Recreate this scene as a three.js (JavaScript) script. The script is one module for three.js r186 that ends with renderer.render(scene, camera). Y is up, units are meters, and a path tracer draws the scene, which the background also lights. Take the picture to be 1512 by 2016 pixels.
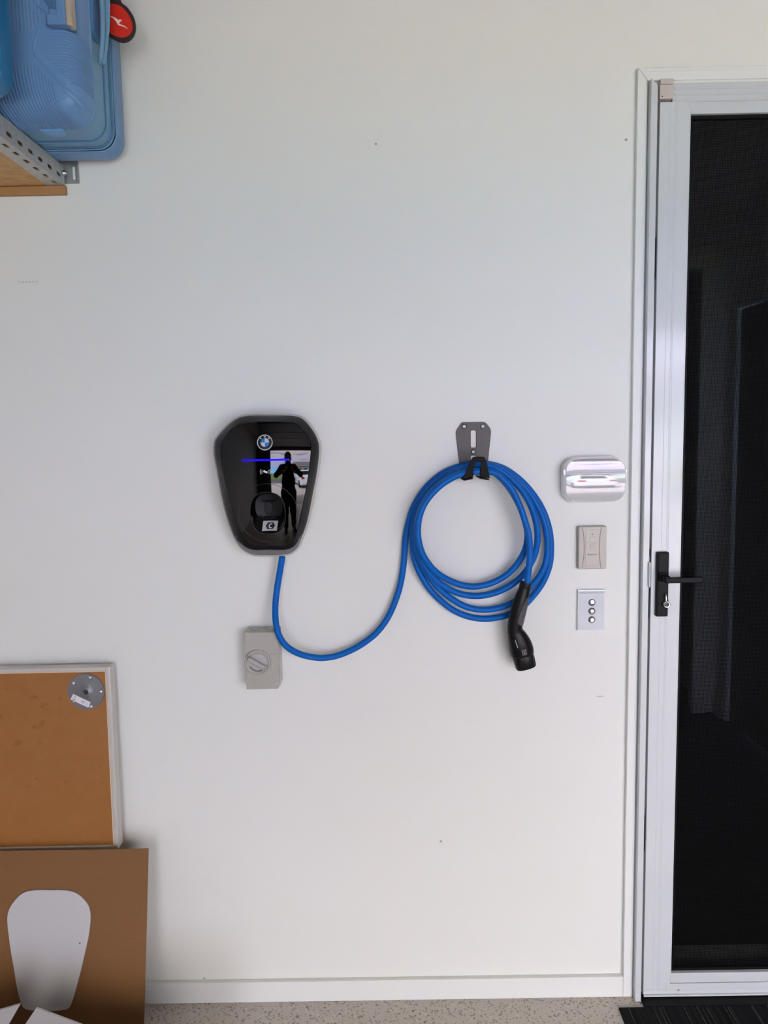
import * as THREE from 'three';
import { RoundedBoxGeometry } from 'three/addons/geometries/RoundedBoxGeometry.js';
import { mergeGeometries, mergeVertices, toCreasedNormals } from 'three/addons/utils/BufferGeometryUtils.js';
import { MarchingCubes } from 'three/addons/objects/MarchingCubes.js';
import { Sky } from 'three/addons/objects/Sky.js';

// ---------------------------------------------------------------- camera, sky, sun, exposure
const scene = new THREE.Scene();
const camera = new THREE.PerspectiveCamera(67.32, 1512 / 2016, 0.05, 300);
camera.rotation.order = 'YXZ';
camera.position.set(0, 1.5385, 1.956);
camera.rotation.set(THREE.MathUtils.degToRad(-5.96), THREE.MathUtils.degToRad(0.2), THREE.MathUtils.degToRad(-1.0));
const renderer = new THREE.WebGLRenderer({ antialias: true });
renderer.toneMapping = THREE.LinearToneMapping;
renderer.toneMappingExposure = 5.2;
renderer.shadowMap.enabled = true;

const SUN_DIR = new THREE.Vector3(-0.35, 0.86, -0.38).normalize();
const sky = new Sky();
sky.scale.setScalar(1000);
for (const [k, value] of Object.entries({ turbidity: 8, rayleigh: 0.37, mieCoefficient: 0.004, mieDirectionalG: 0.8, cloudCoverage: 0.9, cloudDensity: 0.3 })) sky.material.uniforms[k].value = value;
sky.material.uniforms.sunPosition.value.copy(SUN_DIR);
scene.add(sky);
const sun = new THREE.DirectionalLight(0xffcf9a, 5.5);
sun.position.copy(SUN_DIR).multiplyScalar(60);
sun.castShadow = true;
sun.shadow.mapSize.set(2048, 2048);
Object.assign(sun.shadow.camera, { left: -25, right: 25, top: 25, bottom: -25, near: 1, far: 140 });
scene.add(sun, sun.target);

// ---------------------------------------------------------------- helpers
let seed = 7;
const rnd = () => { seed = (seed * 1664525 + 1013904223) >>> 0; return seed / 4294967296; };
const mat = (color, roughness = 0.6, extra = {}) => new THREE.MeshPhysicalMaterial({ color, roughness, ...extra });
const names = new Map();
const numbered = (n) => { const k = names.get(n) ?? 0; names.set(n, k + 1); return k ? n + '_' + String(k).padStart(3, '0') : n; };
const bases = new Map();
function tag(o, label, category, group) {
  o.userData.label = label;
  if (category) o.userData.category = category;
  if (group) o.userData.group = group;
  return o;
}
// a Group at the base of a thing; geometry is given in room coordinates and moved to the base
function thing(name, label, category, base = [0, 0, 0], group) {
  const o = new THREE.Group();
  o.name = numbered(name);
  o.position.set(...base);
  bases.set(o, base);
  scene.add(o);
  return tag(o, label, category, group);
}
function part(parent, name, geo, material, label) {
  const b = bases.get(parent);
  const g = Array.isArray(geo) ? join(geo) : geo.clone();
  g.translate(-b[0], -b[1], -b[2]);
  const m = new THREE.Mesh(g, material);
  m.name = name;
  bases.set(m, b);
  parent.add(m);
  if (label) m.userData.label = label;
  return m;
}
function struct(name, geo, material, label) {
  const m = new THREE.Mesh(Array.isArray(geo) ? join(geo) : geo, material);
  m.name = name;
  m.userData.kind = 'structure';
  if (label) m.userData.label = label;
  scene.add(m);
  bases.set(m, [0, 0, 0]);
  return m;
}
function join(list) {
  return mergeGeometries(list.map((g) => {
    const n = g.index ? g.toNonIndexed() : g.clone();
    for (const k of Object.keys(n.attributes)) if (!['position', 'normal', 'uv'].includes(k)) n.deleteAttribute(k);
    if (!n.attributes.uv) n.setAttribute('uv', new THREE.BufferAttribute(new Float32Array(n.attributes.position.count * 2), 2));
    n.morphAttributes = {};
    return n;
  }));
}
const boxUV = (g) => {   // uv in metres by the face's main direction
  const q = g.index ? g.toNonIndexed() : g, p = q.attributes.position, n = q.attributes.normal, uv = new Float32Array(p.count * 2);
  for (let i = 0; i < p.count; i++) {
    const ax = Math.abs(n.getX(i)), ay = Math.abs(n.getY(i)), az = Math.abs(n.getZ(i));
    const [u, v] = az >= ax && az >= ay ? [p.getX(i), p.getY(i)] : ay >= ax ? [p.getX(i), p.getZ(i)] : [p.getZ(i), p.getY(i)];
    uv[i * 2] = u; uv[i * 2 + 1] = v;
  }
  q.setAttribute('uv', new THREE.BufferAttribute(uv, 2));
  return q;
};
// box between two corners, with rounded edges when r > 0
function box(x0, x1, y0, y1, z0, z1, r = 0, seg = 2) {
  const w = x1 - x0, h = y1 - y0, d = z1 - z0;
  const g = r > 0 ? new RoundedBoxGeometry(w, h, d, seg, Math.min(r, w / 2.01, h / 2.01, d / 2.01)) : new THREE.BoxGeometry(w, h, d);
  g.translate((x0 + x1) / 2, (y0 + y1) / 2, (z0 + z1) / 2);
  return boxUV(g);
}
const shapeOf = (pts) => new THREE.Shape(pts.map((p) => new THREE.Vector2(p[0], p[1])));
// outline in x and y pushed out from z0 to z1, with an optional bevel
function prism(pts, z0, z1, bevel = 0, holes = []) {
  const s = pts.isShape ? pts : shapeOf(pts);
  for (const h of holes) s.holes.push(h.isPath ? h : new THREE.Path(h.map((p) => new THREE.Vector2(p[0], p[1]))));
  const g = new THREE.ExtrudeGeometry(s, { depth: z1 - z0 - 2 * bevel, bevelEnabled: bevel > 0, bevelThickness: bevel, bevelSize: bevel, bevelOffset: -bevel, bevelSegments: 2, curveSegments: 20 });
  g.translate(0, 0, z0 + bevel);
  return g;
}
function roundRect(x0, x1, y0, y1, r, n = 6) {
  const out = [];
  for (const [cx, cy, a] of [[x1 - r, y0 + r, -90], [x1 - r, y1 - r, 0], [x0 + r, y1 - r, 90], [x0 + r, y0 + r, 180]]) {
    for (let i = 0; i <= n; i++) {
      const t = THREE.MathUtils.degToRad(a + (90 * i) / n);
      out.push([cx + r * Math.cos(t), cy + r * Math.sin(t)]);
    }
  }
  return out;
}
const circle = (cx, cy, r, n = 24, ry = r) => Array.from({ length: n }, (_, i) => [cx + r * Math.cos((i / n) * 2 * Math.PI), cy + ry * Math.sin((i / n) * 2 * Math.PI)]);
function smooth(pts, n, tension = 0.5) {   // closed smooth outline through pts, n points
  const c = new THREE.CatmullRomCurve3(pts.map((p) => new THREE.Vector3(p[0], p[1], 0)), true, 'centripetal', tension);
  return c.getSpacedPoints(n).slice(0, n).map((v) => [v.x, v.y]);
}
function byAngle(outline, cx, cy, n) {     // the outline met by n rays from a centre inside it
  const out = [];
  for (let i = 0; i < n; i++) {
    const a = (i / n) * 2 * Math.PI, dx = Math.cos(a), dy = Math.sin(a);
    let best = 0;
    for (let k = 0; k < outline.length; k++) {
      const [x0, y0] = outline[k], [x1, y1] = outline[(k + 1) % outline.length], ex = x1 - x0, ey = y1 - y0, det = ex * dy - ey * dx;
      if (Math.abs(det) < 1e-14) continue;
      const t = (ex * (y0 - cy) - ey * (x0 - cx)) / det, s = (dx * (y0 - cy) - dy * (x0 - cx)) / det;
      if (t > best && s >= -1e-6 && s <= 1 + 1e-6) best = t;
    }
    out.push([cx + dx * best, cy + dy * best]);
  }
  return out;
}
function inset(outline, d) {               // a counter-clockwise outline moved inwards by d
  const n = outline.length;
  return outline.map((p, i) => {
    const a = outline[(i + n - 1) % n], b = outline[(i + 1) % n], tx = b[0] - a[0], ty = b[1] - a[1], l = Math.hypot(tx, ty) || 1;
    return [p[0] - (ty / l) * d, p[1] + (tx / l) * d];
  });
}
// a skin over closed rings of equal length, each point [x, y, z]; caps close the first and last ring
function skin(rings, { capStart = false, capEnd = false, crease = 0.6, open = false } = {}) {
  const n = rings[0].length, pos = [], idx = [];
  for (const r of rings) for (const p of r) pos.push(...p);
  const last = open ? n - 1 : n;
  for (let j = 0; j + 1 < rings.length; j++) {
    for (let i = 0; i < last; i++) {
      const a = j * n + i, b = j * n + ((i + 1) % n), c = a + n, d = b + n;
      idx.push(a, b, d, a, d, c);
    }
  }
  const cap = (j, flip) => {
    const c = pos.length / 3, m = [0, 0, 0];
    for (const p of rings[j]) for (let k = 0; k < 3; k++) m[k] += p[k] / n;
    pos.push(...m);
    for (let i = 0; i < n; i++) idx.push(...(flip ? [c, j * n + ((i + 1) % n), j * n + i] : [c, j * n + i, j * n + ((i + 1) % n)]));
  };
  if (capStart) cap(0, true);
  if (capEnd) cap(rings.length - 1, false);
  let g = new THREE.BufferGeometry();
  g.setAttribute('position', new THREE.Float32BufferAttribute(pos, 3));
  g.setIndex(idx);
  g.computeVertexNormals();
  g = crease ? toCreasedNormals(g, crease) : g;
  g.setAttribute('uv', new THREE.BufferAttribute(new Float32Array(g.attributes.position.count * 2), 2));
  return g;
}
// a skin whose normals are those of the curved face z = c - (x-x0)^2/2rx - (y-y0)^2/2ry
function curved(rings, x0, y0, rx, ry) {
  const g = mergeVertices(skin(rings, { crease: 0 }), 1e-7), p = g.attributes.position, n = g.attributes.normal, v = new THREE.Vector3();
  for (let i = 0; i < p.count; i++) { v.set((p.getX(i) - x0) / rx, (p.getY(i) - y0) / ry, 1).normalize(); n.setXYZ(i, v.x, v.y, v.z); }
  return g;
}
const at = (ring, z) => ring.map((p) => [p[0], p[1], z]);
// patch between four corners (lower left, lower right, upper right, upper left) bent onto a surface by f(x, y, z)
function patch(c, nu = 1, nv = 1, f = null) {
  const g = new THREE.PlaneGeometry(1, 1, nu, nv), p = g.attributes.position;
  for (let i = 0; i < p.count; i++) {
    const u = p.getX(i) + 0.5, v = p.getY(i) + 0.5;
    const q = [0, 1, 2].map((k) => (1 - u) * (1 - v) * c[0][k] + u * (1 - v) * c[1][k] + u * v * c[2][k] + (1 - u) * v * c[3][k]);
    if (f) q[2] = f(q[0], q[1], q[2]);
    p.setXYZ(i, ...q);
  }
  g.computeVertexNormals();
  return g;
}
function tubeAlong(pts, r, seg, radial = 10, closed = false) {
  return new THREE.TubeGeometry(new THREE.CatmullRomCurve3(pts.map((p) => new THREE.Vector3(...p)), closed, 'centripetal'), seg, r, radial, closed);
}
function lathe(profile, [x, y, z], seg = 32) {   // profile [radius, height towards +z]
  const g = new THREE.LatheGeometry(profile.map((p) => new THREE.Vector2(Math.max(p[0], 1e-5), p[1])), seg);
  g.rotateX(Math.PI / 2);
  g.translate(x, y, z);
  return g;
}
const dome = (x, y, z, r, h, seg = 20) => toCreasedNormals(lathe([[r, 0], [r, h * 0.25], [r * 0.92, h * 0.6], [r * 0.7, h * 0.88], [r * 0.35, h * 0.98], [0, h]], [x, y, z], seg), 0.9);
function canvas(w, h, draw) {
  const c = document.createElement('canvas');
  c.width = w; c.height = h;
  draw(c.getContext('2d'), w, h);
  const t = new THREE.CanvasTexture(c);
  t.colorSpace = THREE.SRGBColorSpace;
  t.anisotropy = 8;
  return t;
}
const tiled = (t, metresX, metresY = metresX) => { t.wrapS = t.wrapT = THREE.RepeatWrapping; t.repeat.set(1 / metresX, 1 / metresY); return t; };

// ---------------------------------------------------------------- materials
const wallScuffs = canvas(2048, 1536, (c, w, h) => {
  c.fillStyle = '#e1e3dd'; c.fillRect(0, 0, w, h);
  const X = (x) => (x + 2) * 512, Y = (y) => h - (y + 0.1) * 512;   // 4 m x 3 m
  c.fillStyle = '#8d8782';
  for (const [x, y, r] of [[-0.011, 2.236, 1.3], [0.13, 0.445, 1.4], [0.598, 2.235, 1.6], [-0.52, 0.062, 1.2]]) { c.beginPath(); c.arc(X(x), Y(y), r, 0, 7); c.fill(); }
  c.strokeStyle = '#a19a94'; c.lineWidth = 1.2;
  for (let k = 0; k < 6; k++) { c.beginPath(); c.moveTo(X(-0.903 + k * 0.0085), Y(1.924)); c.lineTo(X(-0.9 + k * 0.0085), Y(1.9235)); c.stroke(); }
  for (let k = 0; k < 3; k++) { c.beginPath(); c.moveTo(X(0.543 + k * 0.006), Y(0.839)); c.lineTo(X(0.547 + k * 0.006), Y(0.838)); c.stroke(); }
});
wallScuffs.wrapS = wallScuffs.wrapT = THREE.ClampToEdgeWrapping;
wallScuffs.repeat.set(1 / 4, 1 / 3); wallScuffs.offset.set(0.5, 0.1 / 3);
const M = {
  paint: mat(0xffffff, 0.5, { map: wallScuffs, specularIntensity: 0.6 }),
  plaster: mat(0xb9b5ae, 0.85),  // plaster toned down from white so the room bounces less light
  trim: mat(0xe0e3df, 0.35, { specularIntensity: 0.7 }),
  doorWhite: mat(0xcacfd0, 0.12),
  doorDull: mat(0xc4c9ca, 0.3),
  black: mat(0x050507, 0.35, { specularIntensity: 0.25 }),
  blackMatt: mat(0x070709, 0.55, { specularIntensity: 0.3 }),
  wire: mat(0x060606, 0.8, { specularIntensity: 0.25 }),
  chrome: mat(0xd8d8da, 0.12, { metalness: 1 }),
  steel: mat(0xb9bab9, 0.38, { metalness: 0.85 }),
  silver: mat(0xc2c0bc, 0.3, { metalness: 0.25 }),
  gun: mat(0x2c2c30, 0.3),
  bezel: mat(0x0d0d0f, 0.32, { specularIntensity: 0.3 }),
  bounceStrip: mat(0x78777a, 0.4),
  gloss: mat(0x010102, 0.03),
  socket: mat(0x030304, 0.3, { specularIntensity: 0.4 }),
  led: mat(0x000018, 0.5, { emissive: 0x1806ff, emissiveIntensity: 0.24, specularIntensity: 0.3 }),
  white: mat(0xececec, 0.5),
  cable: mat(0x0060b6, 0.42, { specularIntensity: 0.35 }),
  plug: mat(0x08080a, 0.38, { specularIntensity: 0.5 }),
  plugGrey: mat(0x4b4d50, 0.55),
  plate: mat(0x4e4b49, 0.5, { metalness: 0.25 }),
  isolator: mat(0xaaa79e, 0.22),
  isolatorKnob: mat(0xa9a7a5, 0.3),
  beige: mat(0xbfbab0, 0.45),
  beigeDark: mat(0xa09b92, 0.5),
  chime: mat(0x9c9da1, 0.06, { clearcoat: 1, clearcoatRoughness: 0.02 }),
  clearRim: mat(0xe4e4e8, 0.08, { clearcoat: 1, clearcoatRoughness: 0.02 }),
  switchFace: mat(0xb6bdc7, 0.04, { clearcoat: 1, clearcoatRoughness: 0.01 }),
  switchEdge: mat(0xe2e5ea, 0.08),
  ring: mat(0x2c2f36, 0.35),
  blue: mat(0x668fbc, 0.42),
  blueTrim: mat(0x6c99b8, 0.5),
  blueDark: mat(0x46729f, 0.6),
  teal: mat(0x0a6ca0, 0.4),
  taupe: mat(0xb3a595, 0.35),
  tagBlack: mat(0x2a1c1e, 0.6),
  tagRed: mat(0xcf2412, 0.55),
  tagWhite: mat(0xf2d8cf, 0.6),
};
const galv = tiled(canvas(256, 256, (c, w, h) => {
  c.fillStyle = '#b7b7b3'; c.fillRect(0, 0, w, h);
  for (let i = 0; i < 500; i++) { const v = 165 + rnd() * 40; c.fillStyle = `rgba(${v},${v},${v - 3},0.35)`; c.beginPath(); c.ellipse(rnd() * w, rnd() * h, 4 + rnd() * 12, 3 + rnd() * 6, rnd() * 3, 0, 7); c.fill(); }
}), 0.12);
M.galv = mat(0xffffff, 0.5, { map: galv, metalness: 0.45 });
const chipboard = tiled(canvas(512, 512, (c, w, h) => {
  c.fillStyle = '#c39a66'; c.fillRect(0, 0, w, h);
  for (let i = 0; i < 2600; i++) { const v = rnd() * 46 - 23; c.fillStyle = `rgba(${195 + v},${154 + v},${102 + v},0.4)`; c.beginPath(); c.ellipse(rnd() * w, rnd() * h, 3 + rnd() * 22, 2 + rnd() * 6, rnd() * 0.9, 0, 7); c.fill(); }
}), 0.3);
M.chipboard = mat(0xffffff, 0.75, { map: chipboard });
M.mdf = mat(0xa67c50, 0.8);
const hardboard = canvas(1024, 1024, (c, w, h) => {   // 0.62 m square
  c.fillStyle = '#99652f'; c.fillRect(0, 0, w, h);
  for (let i = 0; i < 900; i++) { const v = rnd() * 22 - 11; c.fillStyle = `rgba(${153 + v},${101 + v},${47 + v},0.13)`; c.beginPath(); c.ellipse(rnd() * w, rnd() * h, 10 + rnd() * 60, 6 + rnd() * 22, rnd() * 6, 0, 7); c.fill(); }
  for (let i = 0; i < 46; i++) {   // small brown stains, each a ragged cluster of dabs
    const x = rnd() * w, y = h * (0.22 + 0.78 * rnd()), r = 3 + rnd() * 9, a = 0.05 + rnd() * 0.09;
    for (let k = 0; k < 9; k++) { c.fillStyle = `rgba(108,60,18,${a})`; c.beginPath(); c.arc(x + (rnd() - 0.5) * r * 2.6, y + (rnd() - 0.5) * r * 1.5, r * (0.3 + 0.5 * rnd()), 0, 7); c.fill(); }
  }
});
M.hardboard = mat(0xffffff, 0.45, { map: tiled(hardboard, 0.62) });
const cardTex = tiled(canvas(512, 512, (c, w, h) => {
  c.fillStyle = '#7c5733'; c.fillRect(0, 0, w, h);
  for (let i = 0; i < 1400; i++) { const v = rnd() * 16 - 8; c.fillStyle = `rgba(${124 + v},${87 + v},${51 + v},0.22)`; c.fillRect(rnd() * w, rnd() * h, 6 + rnd() * 40, 1 + rnd() * 3); }
}), 0.35);
M.card = mat(0xffffff, 0.85, { map: cardTex });
M.whiteCard = mat(0xaaa6a4, 0.7);
M.panelWhite = mat(0xbcbcbd, 0.45);
const flakes = tiled(canvas(1024, 1024, (c, w, h) => {
  c.fillStyle = '#bdb6ac'; c.fillRect(0, 0, w, h);
  for (let i = 0; i < 30000; i++) {
    const k = rnd(), a = 0.55 + rnd() * 0.45;
    c.fillStyle = k < 0.4 ? `rgba(122,113,105,${a})` : k < 0.55 ? `rgba(88,82,77,${a * 0.8})` : k < 0.85 ? `rgba(190,183,174,${a})` : `rgba(212,206,198,${a})`;
    const x = rnd() * w, y = rnd() * h, s = 0.8 + rnd() * 1.9;
    c.beginPath(); c.moveTo(x + s, y + rnd() * s); c.lineTo(x - rnd() * s, y + s); c.lineTo(x - s, y - rnd() * s); c.lineTo(x + rnd() * s, y - s); c.fill();
  }
}), 1.1);
M.floor = mat(0xffffff, 0.4, { map: flakes });
const matTex = tiled(canvas(512, 512, (c, w, h) => {
  c.fillStyle = '#1c1c1e'; c.fillRect(0, 0, w, h);
  for (let x = 0; x < w; x += 4) { const v = 18 + rnd() * 22; c.fillStyle = `rgb(${v},${v},${v + 1})`; c.fillRect(x, 0, 2.4, h); }
  for (let i = 0; i < 16; i++) { const x = Math.floor(rnd() * 128) * 4, v = 78 + rnd() * 40; for (let y = 0; y < h; y += 5) { c.fillStyle = `rgba(${v},${v},${v + 2},${0.5 + rnd() * 0.5})`; c.fillRect(x, y, 2.2, 4); } }
}), 0.4);
M.doormat = mat(0xffffff, 0.95, { map: matTex, bumpMap: matTex, bumpScale: 0.003, specularIntensity: 0.2 });
M.concrete = mat(0xb6b1a9, 0.9);
M.asphalt = mat(0x5b5b5d, 0.95);
M.grass = mat(0x5f7a3a, 0.95);
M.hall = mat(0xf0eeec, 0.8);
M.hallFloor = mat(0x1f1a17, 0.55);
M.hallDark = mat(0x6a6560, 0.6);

// ---------------------------------------------------------------- the garage
const WALL_X0 = -1.55, WALL_X1 = 5.4, CEIL = 2.72, DEPTH = 4.3, OPEN_X0 = -0.75, OPEN_X1 = 3.15, OPEN_H = 2.28;
const DOOR_X0 = 0.645, DOOR_X1 = 1.515, DOOR_H = 2.37;
struct('wall_back', prism([[WALL_X0, 0], [DOOR_X0, 0], [DOOR_X0, DOOR_H], [DOOR_X1, DOOR_H], [DOOR_X1, 0], [WALL_X1, 0], [WALL_X1, CEIL], [WALL_X0, CEIL]], -0.11, 0), M.paint, 'white painted garage wall behind the charger and cable');
struct('floor', box(WALL_X0 - 0.12, WALL_X1 + 0.12, -0.12, 0, -0.2, DEPTH + 0.12), M.floor, 'grey speckled flake-coated garage floor');
struct('ceiling', box(WALL_X0 - 0.12, WALL_X1 + 0.12, CEIL, CEIL + 0.1, -0.11, DEPTH + 0.12), M.plaster, 'plaster garage ceiling, colour darkened to cut bounce light');
struct('wall_left', box(WALL_X0 - 0.12, WALL_X0, 0, CEIL, -0.11, DEPTH + 0.12), mat(0xc6c3bd, 0.8), 'white garage side wall on the left');
struct('wall_right', box(WALL_X1, WALL_X1 + 0.12, 0, CEIL, -0.11, DEPTH + 0.12), M.plaster, 'garage side wall on the right, colour darkened to cut bounce light');
struct('wall_front', prism([[WALL_X0, 0], [OPEN_X0, 0], [OPEN_X0, OPEN_H], [OPEN_X1, OPEN_H], [OPEN_X1, 0], [WALL_X1, 0], [WALL_X1, CEIL], [WALL_X0, CEIL]], DEPTH, DEPTH + 0.12), mat(0x4d4945, 0.9), 'front wall with the wide open garage doorway');
{
  const t = thing('garage_door', 'raised sectional garage door lying under the ceiling behind the camera', 'garage door', [1.8, 2.4, 3.2]);
  for (let k = 0; k < 4; k++) part(t, 'door_panel', box(OPEN_X0 - 0.1, OPEN_X1 + 0.1, 2.4, 2.44, 1.98 + 0.56 * k, 2.53 + 0.56 * k, 0.01), mat(0x45423f, 0.6));
  for (const x of [OPEN_X0 - 0.16, OPEN_X1 + 0.12]) part(t, 'track', [box(x, x + 0.04, 2.38, 2.4, 0.7, DEPTH), box(x, x + 0.004, 2.38, 2.46, 0.7, DEPTH)], M.steel);
}
struct('baseboard_back', [box(WALL_X0, 0.6195, 0, 0.0588, 0, 0.0146, 0.002), box(1.545, WALL_X1, 0, 0.0588, 0, 0.0146, 0.002)], M.trim, 'low white skirting board along the garage wall');
// door casing: two legs and a head, each a trim of its own with a small bead
const casing = (pts, z0, z1) => prism(pts, z0, z1, 0.002);
struct('trim_1', [casing([[0.6195, 0], [0.6436, 0], [0.6436, 2.365], [0.6195, 2.394]], 0, 0.0146), box(0.6436, 0.648, 0, 2.363, -0.05, 0.006)], M.trim, 'white casing leg left of the screen door');
struct('trim_2', [casing([[1.522, 0], [1.546, 0], [1.546, 2.394], [1.522, 2.365]], 0, 0.0146), box(1.512, 1.522, 0, 2.363, -0.05, 0.006)], M.trim, 'white casing leg right of the screen door');
struct('trim_3', [casing([[0.6205, 2.394], [0.6436, 2.365], [1.522, 2.365], [1.545, 2.394]], 0, 0.0146), box(0.648, 1.512, 2.357, 2.366, -0.05, 0.006), box(0.632, 1.534, 2.3845, 2.3875, 0.0142, 0.0156, 0.0006)], M.trim, 'white casing head above the screen door');

// ---------------------------------------------------------------- the white security screen door
const DX0 = 0.672, DX1 = 1.497, SX = 0.7445, SXR = 1.424, ZF = 0.02;
const door = thing('door_1', 'white framed security screen door with black mesh and lever handle', 'door', [DX0, 0.012, 0]);
door.userData.kind = 'structure';
// outer frame of the door: L-shaped aluminium jambs and head
const jamb = (x0, x1, inner) => [box(x0, x1, 0.001, 2.362, 0.0, 0.034, 0.0012), box(inner - 0.004, inner + 0.022, 0.001, 2.352, -0.055, -0.004)];
part(door, 'jamb', prism([[0.6462, 0.001], [0.6618, 0.001], [0.6618, 2.345], [0.6462, 2.3615]], 0.0, 0.034, 0.001), M.doorWhite);
part(door, 'jamb', box(1.5, 1.516, 0.001, 2.36, 0, 0.034, 0.001), M.doorWhite);
part(door, 'rebate', [box(0.648, 0.69, 0.001, 2.352, -0.06, -0.03), box(1.48, 1.514, 0.001, 2.352, -0.06, -0.03), box(0.648, 1.514, 2.3, 2.364, -0.06, -0.03)], M.doorDull);
part(door, 'frame_head', box(0.7015, 1.5, 2.3565, 2.3645, -0.02, 0.012), M.trim);
// stile with shallow drawn lines: cross-section in x and z
function stileGeo(x0, x1, y0, y1, grooves) {
  const pts = [[x0, -0.004], [x1, -0.004], [x1, ZF - 0.001], [x1 - 0.001, ZF]];
  for (const gx of grooves.slice().reverse()) pts.push([gx + 0.0007, ZF], [gx, ZF - 0.0004], [gx - 0.0007, ZF]);
  pts.push([x0 + 0.001, ZF], [x0, ZF - 0.001]);
  const s = new THREE.ExtrudeGeometry(shapeOf(pts.map((p) => [p[0], -p[1]])), { depth: y1 - y0, bevelEnabled: false });
  s.rotateX(-Math.PI / 2); s.translate(0, y0, 0);
  return s;
}
part(door, 'stile', stileGeo(DX0, SX, 0.012, 2.3125, [0.6965, 0.7095, 0.7135]), M.doorWhite);
part(door, 'stile', stileGeo(SXR, DX1, 0.012, 2.3125, [1.435, 1.45]), M.doorWhite);
part(door, 'top_rail', [box(0.7015, DX1, 2.3125, 2.3555, -0.004, ZF, 0.001), box(SX, SXR, 2.287, 2.3125, -0.004, ZF - 0.001, 0.0008),
  ...[2.3435, 2.329, 2.3155].map((y) => box(0.706, DX1 - 0.004, y - 0.0022, y + 0.0022, ZF - 0.001, ZF + 0.0016, 0.001))], M.doorDull);
part(door, 'bottom_rail', [box(SX, SXR, 0.0425, 0.0685, -0.004, ZF - 0.001, 0.0008), box(SX - 0.012, SXR + 0.012, 0.012, 0.0415, -0.004, ZF + 0.0006, 0.001), box(DX0 + 0.002, DX1 - 0.002, 0.022, 0.026, ZF - 0.001, ZF + 0.0014, 0.0005)], M.doorDull);
part(door, 'bottom_seal', [box(DX0, DX1, 0.0075, 0.0125, -0.004, ZF + 0.006, 0.0012)], M.doorDull);
part(door, 'screw', dome(0.7665, 0.0235, ZF + 0.0006, 0.0032, 0.0018), M.steel);
part(door, 'bead', [box(SX, SX + 0.0022, 0.0685, 2.287, 0.002, ZF - 0.001), box(SXR - 0.0022, SXR, 0.0685, 2.287, 0.002, ZF - 0.001), box(SX, SXR, 2.2848, 2.287, 0.002, ZF - 0.001), box(SX, SXR, 0.0685, 0.0707, 0.002, ZF - 0.001)], M.doorWhite);
part(door, 'rubber_gasket', [box(SX + 0.0022, SX + 0.011, 0.0707, 2.2848, -0.002, 0.009), box(SX + 0.011, SXR - 0.0022, 2.276, 2.2848, -0.002, 0.009), box(SX + 0.011, SXR - 0.0022, 0.0707, 0.079, -0.002, 0.009)], M.blackMatt);
{ // woven wires of the screen, each a thin bar
  const pitch = 0.0022, r = 0.00041, pos = [], idx = [];
  const bar = (x0, x1, y0, y1, z) => {
    const b = pos.length / 3;
    for (const zz of [z - r, z + r]) pos.push(x0, y0, zz, x1, y0, zz, x1, y1, zz, x0, y1, zz);
    idx.push(b + 4, b + 5, b + 6, b + 4, b + 6, b + 7, b + 1, b, b + 3, b + 1, b + 3, b + 2, b, b + 4, b + 7, b, b + 7, b + 3, b + 5, b + 1, b + 2, b + 5, b + 2, b + 6, b + 3, b + 7, b + 6, b + 3, b + 6, b + 2, b, b + 1, b + 5, b, b + 5, b + 4);
  };
  for (let x = SX + 0.004; x < SXR - 0.003; x += pitch) bar(x - r, x + r, 0.0707, 2.2848, 0.0045);
  for (let y = 0.073; y < 2.2845; y += pitch) bar(SX + 0.0022, SXR - 0.0022, y - r, y + r, 0.0045 + 2 * r);
  let g = new THREE.BufferGeometry();
  g.setAttribute('position', new THREE.Float32BufferAttribute(pos, 3));
  g.setIndex(idx);
  g = g.toNonIndexed();
  g.computeVertexNormals();
  const wires = part(door, 'mesh_screen', g, M.wire, 'fine black wire mesh');
  wires.userData.kind = 'stuff';
}
part(door, 'under_door_strip', box(0.6625, 1.5, 0.0005, 0.0055, -0.07, 0.0575, 0.0015), M.blackMatt, 'dark strip under the door');  // flat black strip on the floor below the door
// latch bolts and strike in the gap
for (const [y0, y1] of [[1.9, 2.0], [1.048, 1.228], [0.416, 0.516]]) part(door, 'lock_bolt', box(0.6622, 0.6718, y0, y1, -0.02, 0.012, 0.002), M.black);
part(door, 'strike_tab', [box(0.6592, 0.6635, 1.135, 1.2, 0.030, 0.043, 0.004), box(0.6607, 0.6618, 1.12, 1.215, 0.02, 0.0352, 0.0005)], M.doorWhite);
// corner block of the closer
part(door, 'corner_block', box(0.6705, 0.7008, 2.3515, 2.364, 0.0, 0.025, 0.0012), mat(0xc3bab4, 0.45), 'beige plastic keeper above the corner block');
const block = part(door, 'corner_block', box(0.6688, 0.7003, 2.3175, 2.3498, 0.0, 0.027, 0.0015), mat(0xc3bab4, 0.45), 'beige plastic block at the top corner');
part(block, 'screw', dome(0.6748, 2.3228, 0.0268, 0.0016, 0.0005), M.black);
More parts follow.
